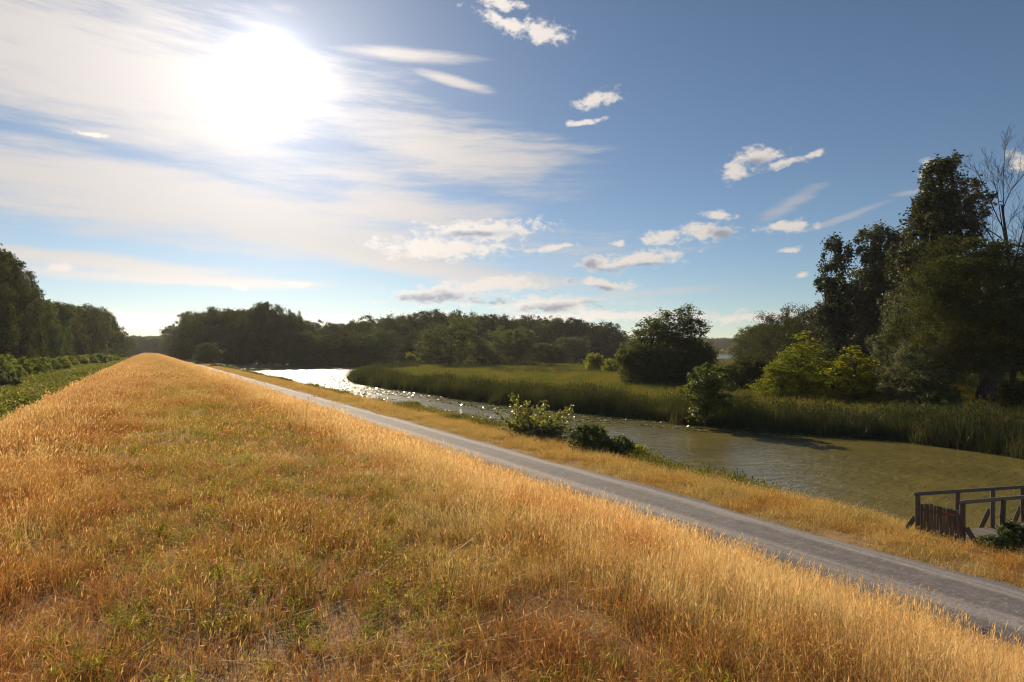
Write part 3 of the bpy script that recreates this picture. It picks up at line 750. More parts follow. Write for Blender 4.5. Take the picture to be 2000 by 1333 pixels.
def herbs():
    rng = np.random.default_rng(29); L = []
    for k in range(5):
        P = []
        for s in range(22):
            b = rng.normal(0, .5, 2); h = rng.uniform(.35, 1.0)
            for q in range(15): P.append((b[0] + rng.normal(0, .10), b[1] + rng.normal(0, .10), h * rng.uniform(.15, 1.02)))
        V, Fc = leaves(rng, np.array(P), 0.15, 0.5, 0.5, droop=0.3)
        L.append(np_mesh('herb', V, Fc, [M['leaf_herb']]))
    B = bag('herbs', L)
    n = 16000; x = rng.uniform(-30, -6.8, n); y = rng.uniform(14, 330, n)
    k = in_view(x, y, side=3) & (x < -6.7 - 1.8 * fbm(x, y, 5, 61))
    x, y = x[k], y[k]; n = len(x); s = rng.uniform(.8, 1.5, n); hs = s * (0.5 + 0.75 * fbm(x, y, 6, 62))
    scatter('nettle_strip', 'green nettles and herbs on the low ground left of the dike', np.stack([x, y, gz(x, y)], 1),
            np.stack([rng.normal(0, .1, n), rng.normal(0, .1, n), rng.random(n) * 6.3], 1), np.stack([s, s, hs], 1), rng.integers(0, 5, n), B)
herbs()

def lily_pads():
    rng = np.random.default_rng(31); n = 26000
    x = rng.uniform(22, 45, n); y = rng.uniform(24, 150, n)
    sd = sdist(x, y, river)
    wid = 1.2 + 5.5 * np.clip((y - 26) / 14, 0, 1) * (0.35 + fbm(x, y, 9, 71)) + 2.5 * np.clip((y - 90) / 20, 0, 1)
    dens = fbm(x, y, 2.4, 72) * 0.8 + fbm(x, y, 0.8, 73) * 0.3
    k = (sd < -0.15) & (-sd < wid) & (dens > 0.42) & (rng.random(n) < 0.75)
    x, y = x[k], y[k]; n = len(x)
    m = 9; r = rng.uniform(.09, .20, n); a0 = rng.random(n) * 6.28
    V = np.zeros((n, m, 3)); a = np.linspace(0.25, 2 * np.pi - 0.25, m - 1)
    tilt = rng.normal(0, .12, (n, 2)); tilt[rng.random(n) < .15] *= 3.0
    for j in range(m - 1):
        dx = r * np.cos(a[j] + a0); dy = r * np.sin(a[j] + a0)
        V[:, j] = np.stack([x + dx, y + dy, WZ + 0.025 + np.abs(dx * tilt[:, 0] + dy * tilt[:, 1])], 1)
    V[:, m - 1] = np.stack([x, y, np.full(n, WZ + 0.022)], 1)
    b = np.arange(n)[:, None] * m
    Fc = np.concatenate([b + np.array([[8, j, j + 1, j + 2]]) for j in (0, 2, 4)] + [b + np.array([[8, 6, 7, 8]])[:, [0, 1, 2, 0]]], 0) if False else \
        np.concatenate([b + np.array([[8, j, j + 1]]) for j in range(7)], 0)
    o = link('lily_pads', np_mesh('lily_pads', V.reshape(-1, 3), Fc, [M['pad']])); tag(o, 'floating carpet of water lily pads along the reeds', kind='stuff')
lily_pads()

# ------------------------------------------------------------------ woods
def wood_rows():
    rng = np.random.default_rng(37); rnd = random.Random(8)
    # (photo column, distance, top row, crown width in m, shape index)
    left = [(-38, 100, 470, 12, 1), (-6, 108, 492, 13, 1), (28, 114, 512, 12, 3), (52, 124, 548, 11, 0), (78, 138, 578, 12, 2),
            (104, 150, 586, 12, 4), (130, 164, 588, 13, 3), (158, 180, 592, 13, 0), (184, 196, 594, 13, 5), (206, 214, 606, 12, 2), (222, 240, 626, 12, 4), (236, 275, 645, 12, 0), (246, 330, 658, 13, 3)]
    rows = [('tree', left, 'in the forest edge left of the dike', 'forest edge left of the dike')]
    mid = [(335, 430, 634, 15, 4), (356, 380, 628, 15, 0), (378, 300, 606, 15, 1), (405, 270, 598, 15, 3), (432, 255, 600, 14, 1), (462, 245, 602, 14, 0),
           (492, 238, 592, 14, 3), (520, 232, 588, 14, 1), (552, 232, 600, 13, 0), (580, 236, 608, 12, 2), (606, 245, 624, 13, 4)]
    rows.append(('tree', mid, 'in the tall grove left of the bright water', 'tall grove left of the bright water'))
    back = [(632, 260, 628, 15, 2), (664, 262, 630, 15, 4), (698, 268, 624, 16, 0), (732, 275, 615, 17, 3), (766, 280, 612, 17, 2), (800, 285, 612, 16, 0), (832, 285, 606, 16, 1), (866, 290, 602, 17, 3),
            (902, 290, 604, 17, 0), (938, 295, 610, 17, 2), (972, 295, 612, 17, 1), (1006, 300, 615, 17, 3), (1040, 300, 614, 17, 0), (1074, 305, 616, 17, 2),
            (1108, 305, 619, 17, 1), (1140, 305, 623, 16, 3), (1170, 300, 627, 14, 0), (1193, 290, 628, 11, 1), (1214, 285, 646, 13, 4)]
    rows.append(('tree', back, 'in the long wood across the marsh', 'long wood across the marsh'))
    ordn = ['first', 'second', 'third', 'fourth', 'fifth', 'sixth', 'seventh', 'eighth', 'ninth', 'tenth', 'eleventh', 'twelfth', 'thirteenth', 'fourteenth', 'fifteenth', 'sixteenth', 'seventeenth', 'eighteenth', 'nineteenth']
    kinds = ['broad dark green', 'slender dark green', 'rounded mid green', 'wide dark green', 'small mid green', 'grey green']
    rows[0] = (rows[0][0], [(px, dep * 1.17, top, w * .86, k) for px, dep, top, w, k in left], rows[0][2], rows[0][3])
    for nm, lst, where, grp in rows:
        for i, (px, dep, top, w, k) in enumerate(lst):
            x, y = pd(px, dep); gzv = g1(x, y)
            h = (HZ - top) * dep / F + EYE - gzv
            plant('deciduous_tree', '%s tree, %s from left %s' % (kinds[k], ordn[i], where), 'tree', WOOD[k], x, y, h * 0.985, w, rng.random() * 6.28, grp, 0.2)
    # single trees standing out in front of the long wood
    for px, dep, base, top, wpx, k, lm, lab in [
            (878, 205, 0, 619, 128, 3, 'leaf_olive', 'big round crowned tree in front of the long wood, left of two'),
            (1003, 214, 0, 636, 118, 2, 'leaf_olive', 'big round crowned tree in front of the long wood, right of two'),
            (1122, 232, 0, 656, 84, 5, None, 'single rounded willow bush standing apart on the marsh'),
            (655, 222, 0, 642, 86, 0, None, 'dark tree overhanging the far shore behind the bright water'),
            (745, 226, 0, 640, 84, 2, None, 'spreading tree on the far shore behind the reed tip'),
            (700, 232, 0, 648, 70, 4, None, 'lower tree filling the shore between the bright water and reeds'),
            (600, 222, 0, 645, 74, 4, None, 'low leafy tree at the left end of the far shore'),
            (938, 222, 0, 658, 60, 4, 'leaf_mid', 'small tree wedged between the two big round crowned trees'),
            (1062, 236, 0, 668, 70, 4, None, 'low shadowy tree right of the two big round crowned trees'),
            (810, 238, 0, 650, 74, 0, None, 'dim tree just left of the two big round crowned trees'),
            (405, 205, 0, 668, 46, 4, 'leaf_mid', 'light green young tree in front of the tall grove by the path')]:
        x, y = pd(px, dep); h = (HZ - top) * dep / F + EYE - g1(x, y)
        plant('deciduous_tree', lab, 'tree', WOOD[k], x, y, h, wpx * dep / F, rng.random() * 6.28, None, 0.3, leafmat=lm)
    # the depth of those woods and the far horizon read as one mass
    B = bag('woods', [p.joined('wood_tree') for p in WOOD])
    P = []
    def add(px, dep, top, w, k):
        x, y = pd(px, dep); z = g1(x, y); h = (HZ - top) * dep / F + EYE - z
        P.append((x, y, z - .3, w / WOOD[k].w, h / WOOD[k].h, k))
    for a, b, n, lo, hi, tt, tb in [(-420, 30, 26, 150, 220, 505, 520), (30, 190, 34, 225, 330, 588, 604), (340, 600, 30, 270, 420, 606, 618), (640, 1190, 70, 310, 400, 614, 630)]:
        for i in range(n):
            f = rng.random(); px = a + (b - a) * f; dep = rng.uniform(lo, hi)
            ref = np.interp(px, [-420, -30, 0, 45, 75, 190, 225, 240], [430, 480, 500, 550, 588, 602, 640, 662]) if px < 250 else np.interp(px, [340, 380, 450, 510, 600, 650, 760, 870, 1000, 1140, 1200, 1225], [640, 608, 606, 596, 624, 632, 616, 607, 619, 627, 645, 655])
            add(px, dep, ref + rng.uniform(0, 8), rng.uniform(12, 17), int(rng.integers(0, 5)))
    for i in range(150): add(rng.uniform(225, 345), rng.uniform(560, 1100), np.interp(rng.uniform(225, 345), [230, 262, 290, 330], [655, 654, 660, 662]) + rng.uniform(0, 4), rng.uniform(16, 26), int(rng.integers(0, 5)))
    for i in range(420): add(rng.uniform(1190, 2300), rng.uniform(1020, 1300), rng.uniform(659, 664), rng.uniform(20, 34), int(rng.integers(0, 5)))
    for i in range(160): add(rng.uniform(-500, 1200), rng.uniform(700, 1300), rng.uniform(655, 664), rng.uniform(20, 34), int(rng.integers(0, 5)))
    for i in range(60): add(rng.uniform(1470, 2250), rng.uniform(175, 330), rng.uniform(628, 648), rng.uniform(12, 18), int(rng.integers(0, 6)))
    P = np.array(P); n = len(P)
    scatter('distant_wood', 'dark mass of woods filling the horizon behind the nearer trees', P[:, :3], np.stack([np.zeros(n), np.zeros(n), rng.random(n) * 6.3], 1),
            np.stack([P[:, 3], P[:, 3], P[:, 4]], 1), P[:, 5].astype(int), B)
wood_rows()

# ------------------------------------------------------------------ trees on the marsh and the right bank
def right_trees():
    rng = np.random.default_rng(43)
    def put(name, label, proto, px, dep, top=None, w=None, cat='tree', rot=0.0, sink=0.2, group=None, leafmat=None):
        x, y = pd(px, dep); h = (HZ - top) * dep / F + EYE - g1(x, y) if top is not None else None
        return plant(name, label, cat, proto, x, y, h, w, rot, group, sink, leafmat=leafmat)
    # airy clump on the marsh
    r = np.random.default_rng(1)
    airy = Proto('airy', 91, 13, 5.4, [(0, 0, 10.8, 1.5, 1.5, 2.0), (.6, .3, 9.2, 1.7, 1.7, 1.3), (-.7, 0, 7.6, 1.7, 1.7, 1.4), (.3, -.5, 5.6, 2.1, 2.1, 1.8), (0, .2, 3.4, 2.4, 2.4, 2.0), (0, 0, 1.6, 2.4, 2.4, 1.4)], 230, 60, 0.66, 0.25, 'leaf_olive', r0=.2, nb=46, inner=.25, asp=.5, flat=1.2, up=.05)
    low = Proto('lowbush', 92, 7, 8, [(0, 0, 3.4, 3.3, 3.3, 2.8), (1.8, .6, 2.4, 2.2, 2.2, 2.2), (-1.9, -.4, 2.2, 2.2, 2.2, 2.0), (.4, 1.0, 5.2, 1.8, 1.8, 1.3), (-1.0, .6, 4.7, 1.7, 1.7, 1.3)], 230, 70, 0.75, 0.26, 'leaf_mid', r0=.2, nb=40, stems=3, inner=.4)
    grp = 'airy clump on the marsh'
    put('marsh_tree', 'tallest tree of the airy clump on the marsh, rightmost of its three tops', airy, 1347, 93, 592, 7.0, group=grp)
    put('marsh_tree', 'middle of the three tops in the airy clump on the marsh', airy, 1303, 95, 604, 7.6, rot=2.1, group=grp)
    put('marsh_tree', 'leftmost and lowest of the three tops in the airy clump on the marsh', airy, 1262, 92, 618, 8.0, rot=4.0, group=grp)
    put('marsh_bush', 'bushy foot of the airy clump on its left side', low, 1238, 90, 668, 6.6, 'shrub', rot=.5, group=grp, leafmat='leaf_olive')
    put('marsh_bush', 'bushy foot in the middle of the airy clump', low, 1300, 90, 672, 9.0, 'shrub', rot=1.9, group=grp, leafmat='leaf_olive')
    put('marsh_bush', 'bushy foot of the airy clump on its right side', low, 1362, 92, 664, 6.4, 'shrub', rot=3.3, group=grp, leafmat='leaf_olive')
    put('marsh_bush', 'yellow green bush left of the airy clump on the marsh', low, 1163, 150, 688, 5.6, 'shrub', rot=1.0, leafmat='leaf_yellow')
    put('marsh_bush', 'low yellowish bush at the foot of the airy clump by the far lake glimpse', low, 1196, 140, 699, 4.6, 'shrub', rot=2.0, leafmat='leaf_yellow')
    put('marsh_bush', 'small yellowish bush before the long wood above the reed tip', low, 803, 205, 688, 4.6, 'shrub', rot=2.6, leafmat='leaf_yellow')
    put('lakeside_bush', 'tiny light green bush on the far lake shore, left one', low, 1410, 880, 683, 12, 'shrub', leafmat='leaf_yellow')
    put('lakeside_bush', 'light green bush on the far lake shore, right and larger one', low, 1428, 880, 679, 17, 'shrub', rot=1, leafmat='leaf_yellow')
    # small dark tree leaning over the river edge
    bank = Proto('bank_tree', 93, 5.4, 3.4, [(0, 0, 4.2, 1.15, 1.15, .95), (-.5, .2, 3.2, 1.0, 1.0, .8), (.6, 0, 3.1, 1.0, 1.0, .8), (0, -.4, 2.2, 1.1, 1.1, .8), (-.2, .3, 1.3, .9, .9, .6)], 120, 60, 0.36, 0.17, 'leaf_bush', r0=.1, nb=46, stems=2, inner=.35, asp=.62)
    put('bank_tree', 'small dark leafy tree on the far river bank among the reeds', bank, 1381, 48.5, 708, 3.7, sink=0.1)
    # shrubs and saplings right of it
    put('marsh_bush', 'dark round bush left of the yellow green saplings', low, 1474, 76, 692, 6.0, 'shrub', rot=.7, leafmat='leaf_dark')
    put('marsh_bush', 'yellow green bush behind the small dark bank tree', low, 1436, 84, 706, 5.2, 'shrub', rot=4.4, leafmat='leaf_yellow')
    sap = Proto('sapling', 94, 8, 4.2, [(0, 0, 6.6, .55, .55, 1.1), (.1, 0, 5.2, 1.0, 1.0, 1.0), (-.2, .2, 3.8, 1.5, 1.5, 1.1), (.3, -.2, 2.5, 1.8, 1.8, 1.1), (0, 0, 1.4, 1.8, 1.8, .9)], 170, 62, 0.42, 0.17, 'leaf_yellow', r0=.1, nb=60, inner=.2, asp=.45, flat=1.1, up=.1)
    grp = 'yellow green saplings on the right bank'
    put('sapling', 'pointed yellow green sapling, brightest of the group before the big trees', sap, 1665, 60, 672, 6.6, group=grp)
    put('sapling', 'tall yellow green sapling left of the brightest one', sap, 1570, 66, 645, 8.0, rot=1.2, group=grp)
    put('sapling', 'shorter yellow green sapling at the left end of the group', sap, 1530, 65, 684, 5.6, rot=2.4, group=grp)
    put('sapling', 'dull green sapling half hidden between the tall and the brightest one', sap, 1614, 72, 665, 6.4, rot=3.7, group=grp, leafmat='leaf_mid')
    put('sapling', 'low leafy sapling at the right foot of the brightest one', sap, 1700, 61, 728, 3.6, rot=5.0, group=grp, leafmat='leaf_mid')
    # grey green willows falling away to the left behind
    wil = Proto('willow', 95, 15, 13, broad(15, 13, r, 9), 260, 90, 1.0, 0.30, 'leaf_willow', r0=.4, nb=30, inner=.5, asp=.4, droop=.8, stretch=(0.2, 0, -.9))
    grp = 'grey green willows on the right bank'
    for px, dep, top, w, rot, lab in [(1488, 172, 650, 14, 0, 'lowest grey green willow at the left end of the right-hand wood'), (1512, 160, 630, 15, 1, 'second willow from the lake in the right-hand wood'),
                                      (1542, 148, 608, 15, 2, 'third willow from the lake in the right-hand wood'), (1576, 138, 597, 15, 3, 'fourth willow from the lake in the right-hand wood'),
                                      (1612, 128, 588, 15, 4, 'willow right behind the narrow windblown poplar'), (1655, 112, 610, 12, 5, 'willow filling the gap below the two windblown poplars')]:
        put('willow_tree', lab, wil, px, dep, top, w * 1.1, rot=rot, group=grp, leafmat='leaf_dark')
    put('deciduous_tree', 'dark tree filling in behind the second windblown poplar', WOOD[0], 1690, 104, 520, 12, rot=2)
    put('deciduous_tree', 'dark tree behind the gap left of the huge tree', WOOD[1], 1752, 92, 480, 12, rot=4)
    # windblown poplars: ragged upright crowns, leaves pushed to the right
    wind = (C_ * 0.6, -S_ * 0.6, 0.9)
    R = lambda a, b, c: (a * C_, -a * S_, b, c, c)    # sideways offset as seen from the river
    def lob(lst): return [(a * C_ + d * S_, -a * S_ + d * C_, z, r_, r_, rz) for a, d, z, r_, rz in lst]
    pop1 = Proto('poplar_a', 96, 21, 6, lob([(-.3, 0, 18.6, 1.0, 1.9), (.9, 0, 18.0, .9, 1.9), (-.6, 0, 15.2, 1.6, 1.9), (.6, .3, 12.6, 1.9, 2.1), (-.6, 0, 9.8, 2.2, 2.1), (.3, 0, 7.0, 2.4, 2.2), (0, 0, 4.2, 2.4, 1.8)]), 270, 78, 0.50, 0.26, 'leaf_poplar', r0=.25, nb=50, inner=.2, flat=1.8, up=0.0, asp=.8, stretch=wind)
    pop2 = Proto('poplar_b', 97, 22, 8, lob([(-.8, 0, 19.8, 1.2, 1.9), (.8, .2, 20.2, 1.1, 1.7), (2.0, 0, 18.8, 1.1, 1.8), (0, 0, 16.6, 2.1, 2.2), (1.4, .3, 14.2, 2.0, 2.2), (-.8, 0, 12.4, 2.1, 2.4), (.8, 0, 9.4, 2.6, 2.5), (-.5, 0, 6.2, 2.8, 2.2), (0, 0, 3.6, 2.8, 1.8)]), 430, 80, 0.52, 0.26, 'leaf_poplar', r0=.3, nb=60, inner=.2, flat=1.8, up=0.0, asp=.8, stretch=wind)
    grp = 'windblown poplars on the right bank'
    put('poplar_tree', 'narrow windblown poplar, leftmost and narrowest of the group', pop1, 1632, 86, 460, 5.8, group=grp)
    put('poplar_tree', 'windblown poplar with ragged broad top, second from the left', pop2, 1714, 82, 436, 7.4, group=grp)
    pop3 = Proto('poplar_c', 98, 26, 9, lob([(-.2, 0, 24.0, 1.0, 1.7), (.9, 0, 24.2, .8, 1.5), (-.6, 0, 21.4, 1.5, 2.0), (.6, 0, 21.2, 1.3, 2.0), (2.6, 0, 22.2, .8, 1.4), (2.2, 0, 20.4, .9, 1.6), (-1.2, 0, 18.2, 1.6, 2.2), (.6, .2, 17.4, 1.9, 2.2), (-.8, 0, 14.6, 2.2, 2.2), (1.4, 0, 12.8, 2.4, 2.4), (-1, 0, 10.2, 2.6, 2.4), (.4, 0, 7.0, 2.8, 2.4)]), 520, 84, 0.5, 0.23, 'leaf_poplar', r0=.4, nb=70, inner=.2, flat=1.8, up=0.0, asp=.8, stretch=wind)
    put('poplar_tree', 'tallest windblown poplar rising above the huge dark tree', pop3, 1842, 66, 302, 9.0, group=grp)
    put('poplar_tree', 'dark windblown poplar filling the gap before the tallest one', pop2, 1775, 74, 470, 7.5, rot=.5, group=grp)
    # the huge dark willow at the right edge
    big = Proto('huge', 99, 20, 20, lob([(0, 0, 13.6, 5.6, 3.6), (-3.6, -1, 14.2, 2.6, 2.6), (3.4, -.5, 14.6, 3.2, 2.8), (6.4, 0, 13.2, 3.0, 2.8), (-4.8, -1.2, 10.6, 2.4, 2.2), (-1.6, -3.4, 9.4, 3.6, 2.6), (2.8, -3.4, 9.6, 3.8, 3.0), (6.2, -2, 8.2, 3.4, 3.0),
                                         (-5.0, -2.0, 7.0, 1.8, 2.0), (-5.2, -2.6, 4.2, 1.7, 2.0), (-3.0, -3.2, 6.0, 1.9, 1.9), (8.5, 0, 10, 3, 3.2), (4.5, 2, 6.0, 4.0, 2.2), (0, 3, 8, 5, 4), (-1.0, 1, 17.4, 2.6, 2.0), (1.8, 0, 16.6, 2.6, 2.2)]), 1500, 100, 0.8, 0.23, 'leaf_willow', r0=.75, nb=80, inner=.5, flat=1.0, up=.1, asp=.42, droop=.6, base=.1, stretch=(.25 * C_, -.25 * S_, -.5))
    put('huge_tree', 'huge dark spreading tree with thick trunk at the right edge', big, 1925, 57, 455, 20, sink=.3, leafmat='leaf_dark')
    fringe = Proto('fringe', 100, 9, 6, lob([(0, 0, 6.8, 1.7, 1.6), (-.8, -.4, 5.2, 1.7, 1.5), (.6, -.4, 4.2, 1.9, 1.6), (-1.0, 0, 3.2, 1.6, 1.4), (.4, -.4, 2.0, 2.0, 1.3)]), 190, 90, 0.55, 0.19, 'leaf_willow', r0=.18, nb=40, inner=.4, asp=.38, droop=.9, stretch=(.1, 0, -.7))
    put('willow_tree', 'pale grey green willow in front of the huge dark tree', fringe, 1795, 55, 655, 6.0, group='grey green willows on the right bank')
    put('willow_tree', 'dull brownish willow standing right of the two shorter poplars', fringe, 1760, 64, 560, 7.0, rot=1.5, group='grey green willows on the right bank')
    put('bank_bush', 'low leafy bush beside the trunk of the huge dark tree, on its left', low, 1840, 52, 752, 4.0, 'shrub', leafmat='leaf_bush')
    put('bank_bush', 'dark low bush at the far right edge behind the reeds', low, 2005, 50, 735, 5.0, 'shrub', rot=1, leafmat='leaf_dark')
    put('bank_bush', 'low bush between the pale willow and the brightest sapling', low, 1752, 62, 722, 4.6, 'shrub', rot=3, leafmat='leaf_dark')
    # more of the same wood beyond the frame
    put('huge_tree', 'dark tree just outside the right edge, its side filling the corner', big, 2140, 64, 470, 18, rot=1.0, leafmat='leaf_dark')
right_trees()

def bare_tree():
    """leafless tree with fine upswept twigs"""
    rng = np.random.default_rng(77); V, Fc = [], []; off = [0]
    def put(path, r0, r1, s):
        v, f = tube(path, np.linspace(r0, r1, len(path)), s); V.append(v); Fc.append(f + off[0]); off[0] += len(v)
    def grow(p, d, L, r, lev):
        n = 5; path = [p]; dd = d
        for i in range(n):
            dd = dd + rng.normal(0, .07, 3) + np.array([0, 0, .06]); dd = dd / np.linalg.norm(dd)
            path.append(path[-1] + dd * L / n)
        put(np.array(path), r, r * (0.45 if lev else .3), 7 if lev == 0 else (5 if lev == 1 else 3))
        if lev >= 4: return
        nk = (13, 8, 6, 4)[lev]
        for k in range(nk):
            f = (0.30 if lev == 0 else .2) + (0.70 if lev == 0 else .8) * (k + rng.random()) / nk
            i = min(int(f * n), n - 1); q = path[i] + (path[i + 1] - path[i]) * (f * n - i)
            a = rng.random() * 6.28; tg = unit(path[i + 1] - path[i]); s = unit(np.cross(tg, rng.normal(0, 1, 3)))
            nd = unit(tg * rng.uniform(.75, 1.0) + s * rng.uniform(.45, .75))
            grow(q, nd, L * rng.uniform(.36, .52) * (1.15 - .45 * f), max(r * (1 - .7 * f) * .45, .012), lev + 1)
    grow(np.array([0, 0, -.3]), np.array([-.02, 0, 1.0]), 22.5, .34, 0)
    me = np_mesh('bare_tree', np.concatenate(V), np.concatenate(Fc), [M['dead_bark']], smooth=True)
    x, y = pd(1975, 63); z = g1(x, y); top = me.vertices and max(v.co.z for v in me.vertices)
    h = (HZ - 268) * 63 / F + EYE - z
    o = link('bare_tree', me, None, (x, y, z - .1), (0, 0, .6), (h / top,) * 3)
    tag(o, 'leafless dead tree with fine bare twigs against the sky', 'tree')
bare_tree()

# ------------------------------------------------------------------ shrubs by the path and on the left
def shrubs():
    rng = np.random.default_rng(53); r = np.random.default_rng(2)
    globe = []
    for k in range(3):
        globe.append(Proto('hedge%d' % k, 120 + k, 3, 3, [(0, 0, 1.5, 1.15, 1.15, 1.35), (.5, .2, 1.0, .9, .9, .9), (-.5, -.2, 1.0, .9, .9, .9), (.1, -.4, 2.1, .8, .8, .7)], 120, 70, 0.36, 0.15, 'leaf_hedge', r0=.08, nb=14, stems=3, inner=.55))
    grp = 'row of rounded bushes left of the dike'
    # columns, distances, top rows, widths
    row = [(-12, 70, 698, 3.4), (12, 76, 694, 3.2), (36, 82, 700, 2.9), (60, 88, 701, 2.8), (78, 96, 700, 2.7), (98, 104, 701, 2.8), (118, 116, 700, 3.0), (138, 134, 698, 3.2),
           (156, 146, 697, 3.6), (174, 156, 695, 3.8), (192, 168, 693, 4.2), (206, 182, 695, 4.0), (222, 205, 697, 3.6)]
    ordn = ['first', 'second', 'third', 'fourth', 'fifth', 'sixth', 'seventh', 'eighth', 'ninth', 'tenth', 'eleventh', 'twelfth', 'thirteenth', 'fourteenth']
    row = [(px, dep, top - 3, w * 1.15) for px, dep, top, w in row]
    for i, (px, dep, top, w) in enumerate(row):
        x, y = pd(px, dep); h = (HZ - top) * dep / F + EYE - g1(x, y)
        plant('rounded_bush', 'rounded green bush, %s from the near end of the row left of the dike' % ordn[i], 'shrub', globe[i % 3], x, y, h, w, rng.random() * 6.3, grp, .05)
    for px, dep, top, w, lab, lm in [(-14, 60, 722, 3.2, 'grey leaved bush at the left edge before the rounded row', 'leaf_willow'), (14, 62, 726, 2.4, 'dark bush with pale leaves nearest the left edge', 'leaf_bush')]:
        x, y = pd(px, dep); h = (HZ - top) * dep / F + EYE - g1(x, y)
        plant('rounded_bush', lab, 'shrub', globe[1], x, y, h, w, 1.0, None, .05, leafmat=lm)
    x, y = pd(307, 560); plant('rounded_bush', 'dark hedge closing the far end of the dike', 'shrub', globe[0], 6, 560, 4.2, 14, 0, None, .1, leafmat='leaf_dark')
    # open twiggy bush by the water
    P = []
    rb = np.random.default_rng(6); tips = []; br = []
    for i in range(40):
        a = i * 2.4; el = rb.uniform(.55, 1.35); L = rb.uniform(1.5, 2.9) * (0.75 + .25 * math.sin(el))
        d = np.array([math.cos(a) * math.cos(el), math.sin(a) * math.cos(el), math.sin(el)])
        tt = np.linspace(0, 1, 7)[:, None]
        path = d * L * tt + np.array([math.cos(a), math.sin(a), -.35]) * .35 * tt ** 2 + np.array([0, 0, .0])
        br.append(path)
        for q in np.linspace(.25, 1, 20):
            j = q * 6; i0 = min(int(j), 5); c = path[i0] + (path[i0 + 1] - path[i0]) * (j - i0)
            for z in range(5): P.append(c + rb.normal(0, .10, 3))
    V, Fc = leaves(rb, np.array(P), 0.18, .66, .4, droop=.4)
    TV, TF = [], []; o = 0
    for p in br:
        v, f = tube(p, np.linspace(.022, .005, 7), 4); TV.append(v); TF.append(f + o); o += len(v)
    class Q: pass
    tw = Q(); tw.h, tw.w = float(V[:, 2].max()), float(2 * np.percentile(np.abs(V[:, :2]), 98))
    tw.crown = np_mesh('twiggy_crown', V, Fc, [M['leaf_twig']]); tw.trunk = np_mesh('twiggy_stems', np.concatenate(TV), np.concatenate(TF), [M['bark']])
    def put(name, lab, pr, px, dep, top, w, lm=None, rot=0.0, sink=.1, grp=None, **kw):
        x, y = pd(px, dep); h = (HZ - top) * dep / F + EYE - g1(x, y)
        return plant(name, lab, 'shrub', pr, x, y, h, w, rot, grp, sink, leafmat=lm, **kw)
    put('open_bush', 'airy twiggy bush with light leaves on the bank beyond the path', tw, 1042, 33.5, 762, 3.9, trunk='stems')
    dense = Proto('dense_bush', 130, 1.9, 2.4, [(0, 0, .95, .85, .85, .75), (.5, .2, .7, .7, .7, .55), (-.5, 0, .7, .7, .7, .55)], 130, 60, .22, .11, 'leaf_bush', r0=.04, nb=14, stems=3, inner=.5, asp=.6)
    put('bank_bush', 'dense dark green bush right of the twiggy one beyond the path', dense, 1148, 28.6, 823, 2.5, rot=.4)
    put('bank_bush', 'lower dark green bush at the water side of the dense one', dense, 1208, 27.6, 846, 1.9, rot=2)
    put('bank_bush', 'dusty grey green bush at the foot of the twiggy one', dense, 1068, 31.5, 826, 2.2, 'leaf_willow', 3)
    put('bank_bush', 'thin yellowish bush just right of the dark pair', dense, 1250, 26.6, 864, .9, 'leaf_yellow', 4)
    put('bank_bush', 'small green bush left of the twiggy one on the verge edge', dense, 892, 41, 806, 2.2, 'leaf_willow', 5)
    put('bank_bush', 'small upright bush on the verge edge where the river narrows', dense, 805, 50, 781, 2.2, 'leaf_hedge', 1)
    put('bank_bush', 'low weedy bush between the small bush and the twiggy one', dense, 985, 35, 830, 1.6, 'leaf_willow', 2)
    put('bank_bush', 'lone dark bush on the bank against the bright water', dense, 600, 86, 748, 2.6, 'leaf_dark', 2.5)
    for px, dep, top, w, lab in [(424, 168, 709, 4.0, 'left of the two green bushes beside the far path'), (446, 160, 712, 3.8, 'right of the two green bushes beside the far path')]:
        put('bank_bush', lab, globe[2], px, dep, top, w, rot=px, lm='leaf_mid')
    # climbing brambles round the jetty
    for x, y, h, w, lm, lab in [(18.25, 6.75, .95, .75, 'leaf_bush', 'dark bramble climbing the near rail of the jetty'), (16.9, 6.6, .35, .8, 'leaf_bush', 'low bramble at the foot of the jetty gate'),
                                (18.0, 5.2, .4, 1.1, 'leaf_herb', 'light green weeds beside the jetty deck')]:
        plant('bramble', lab, 'shrub', dense, x, y, h, w, x, None, .05, leafmat=lm, crown='foliage', trunk='stems')
shrubs()

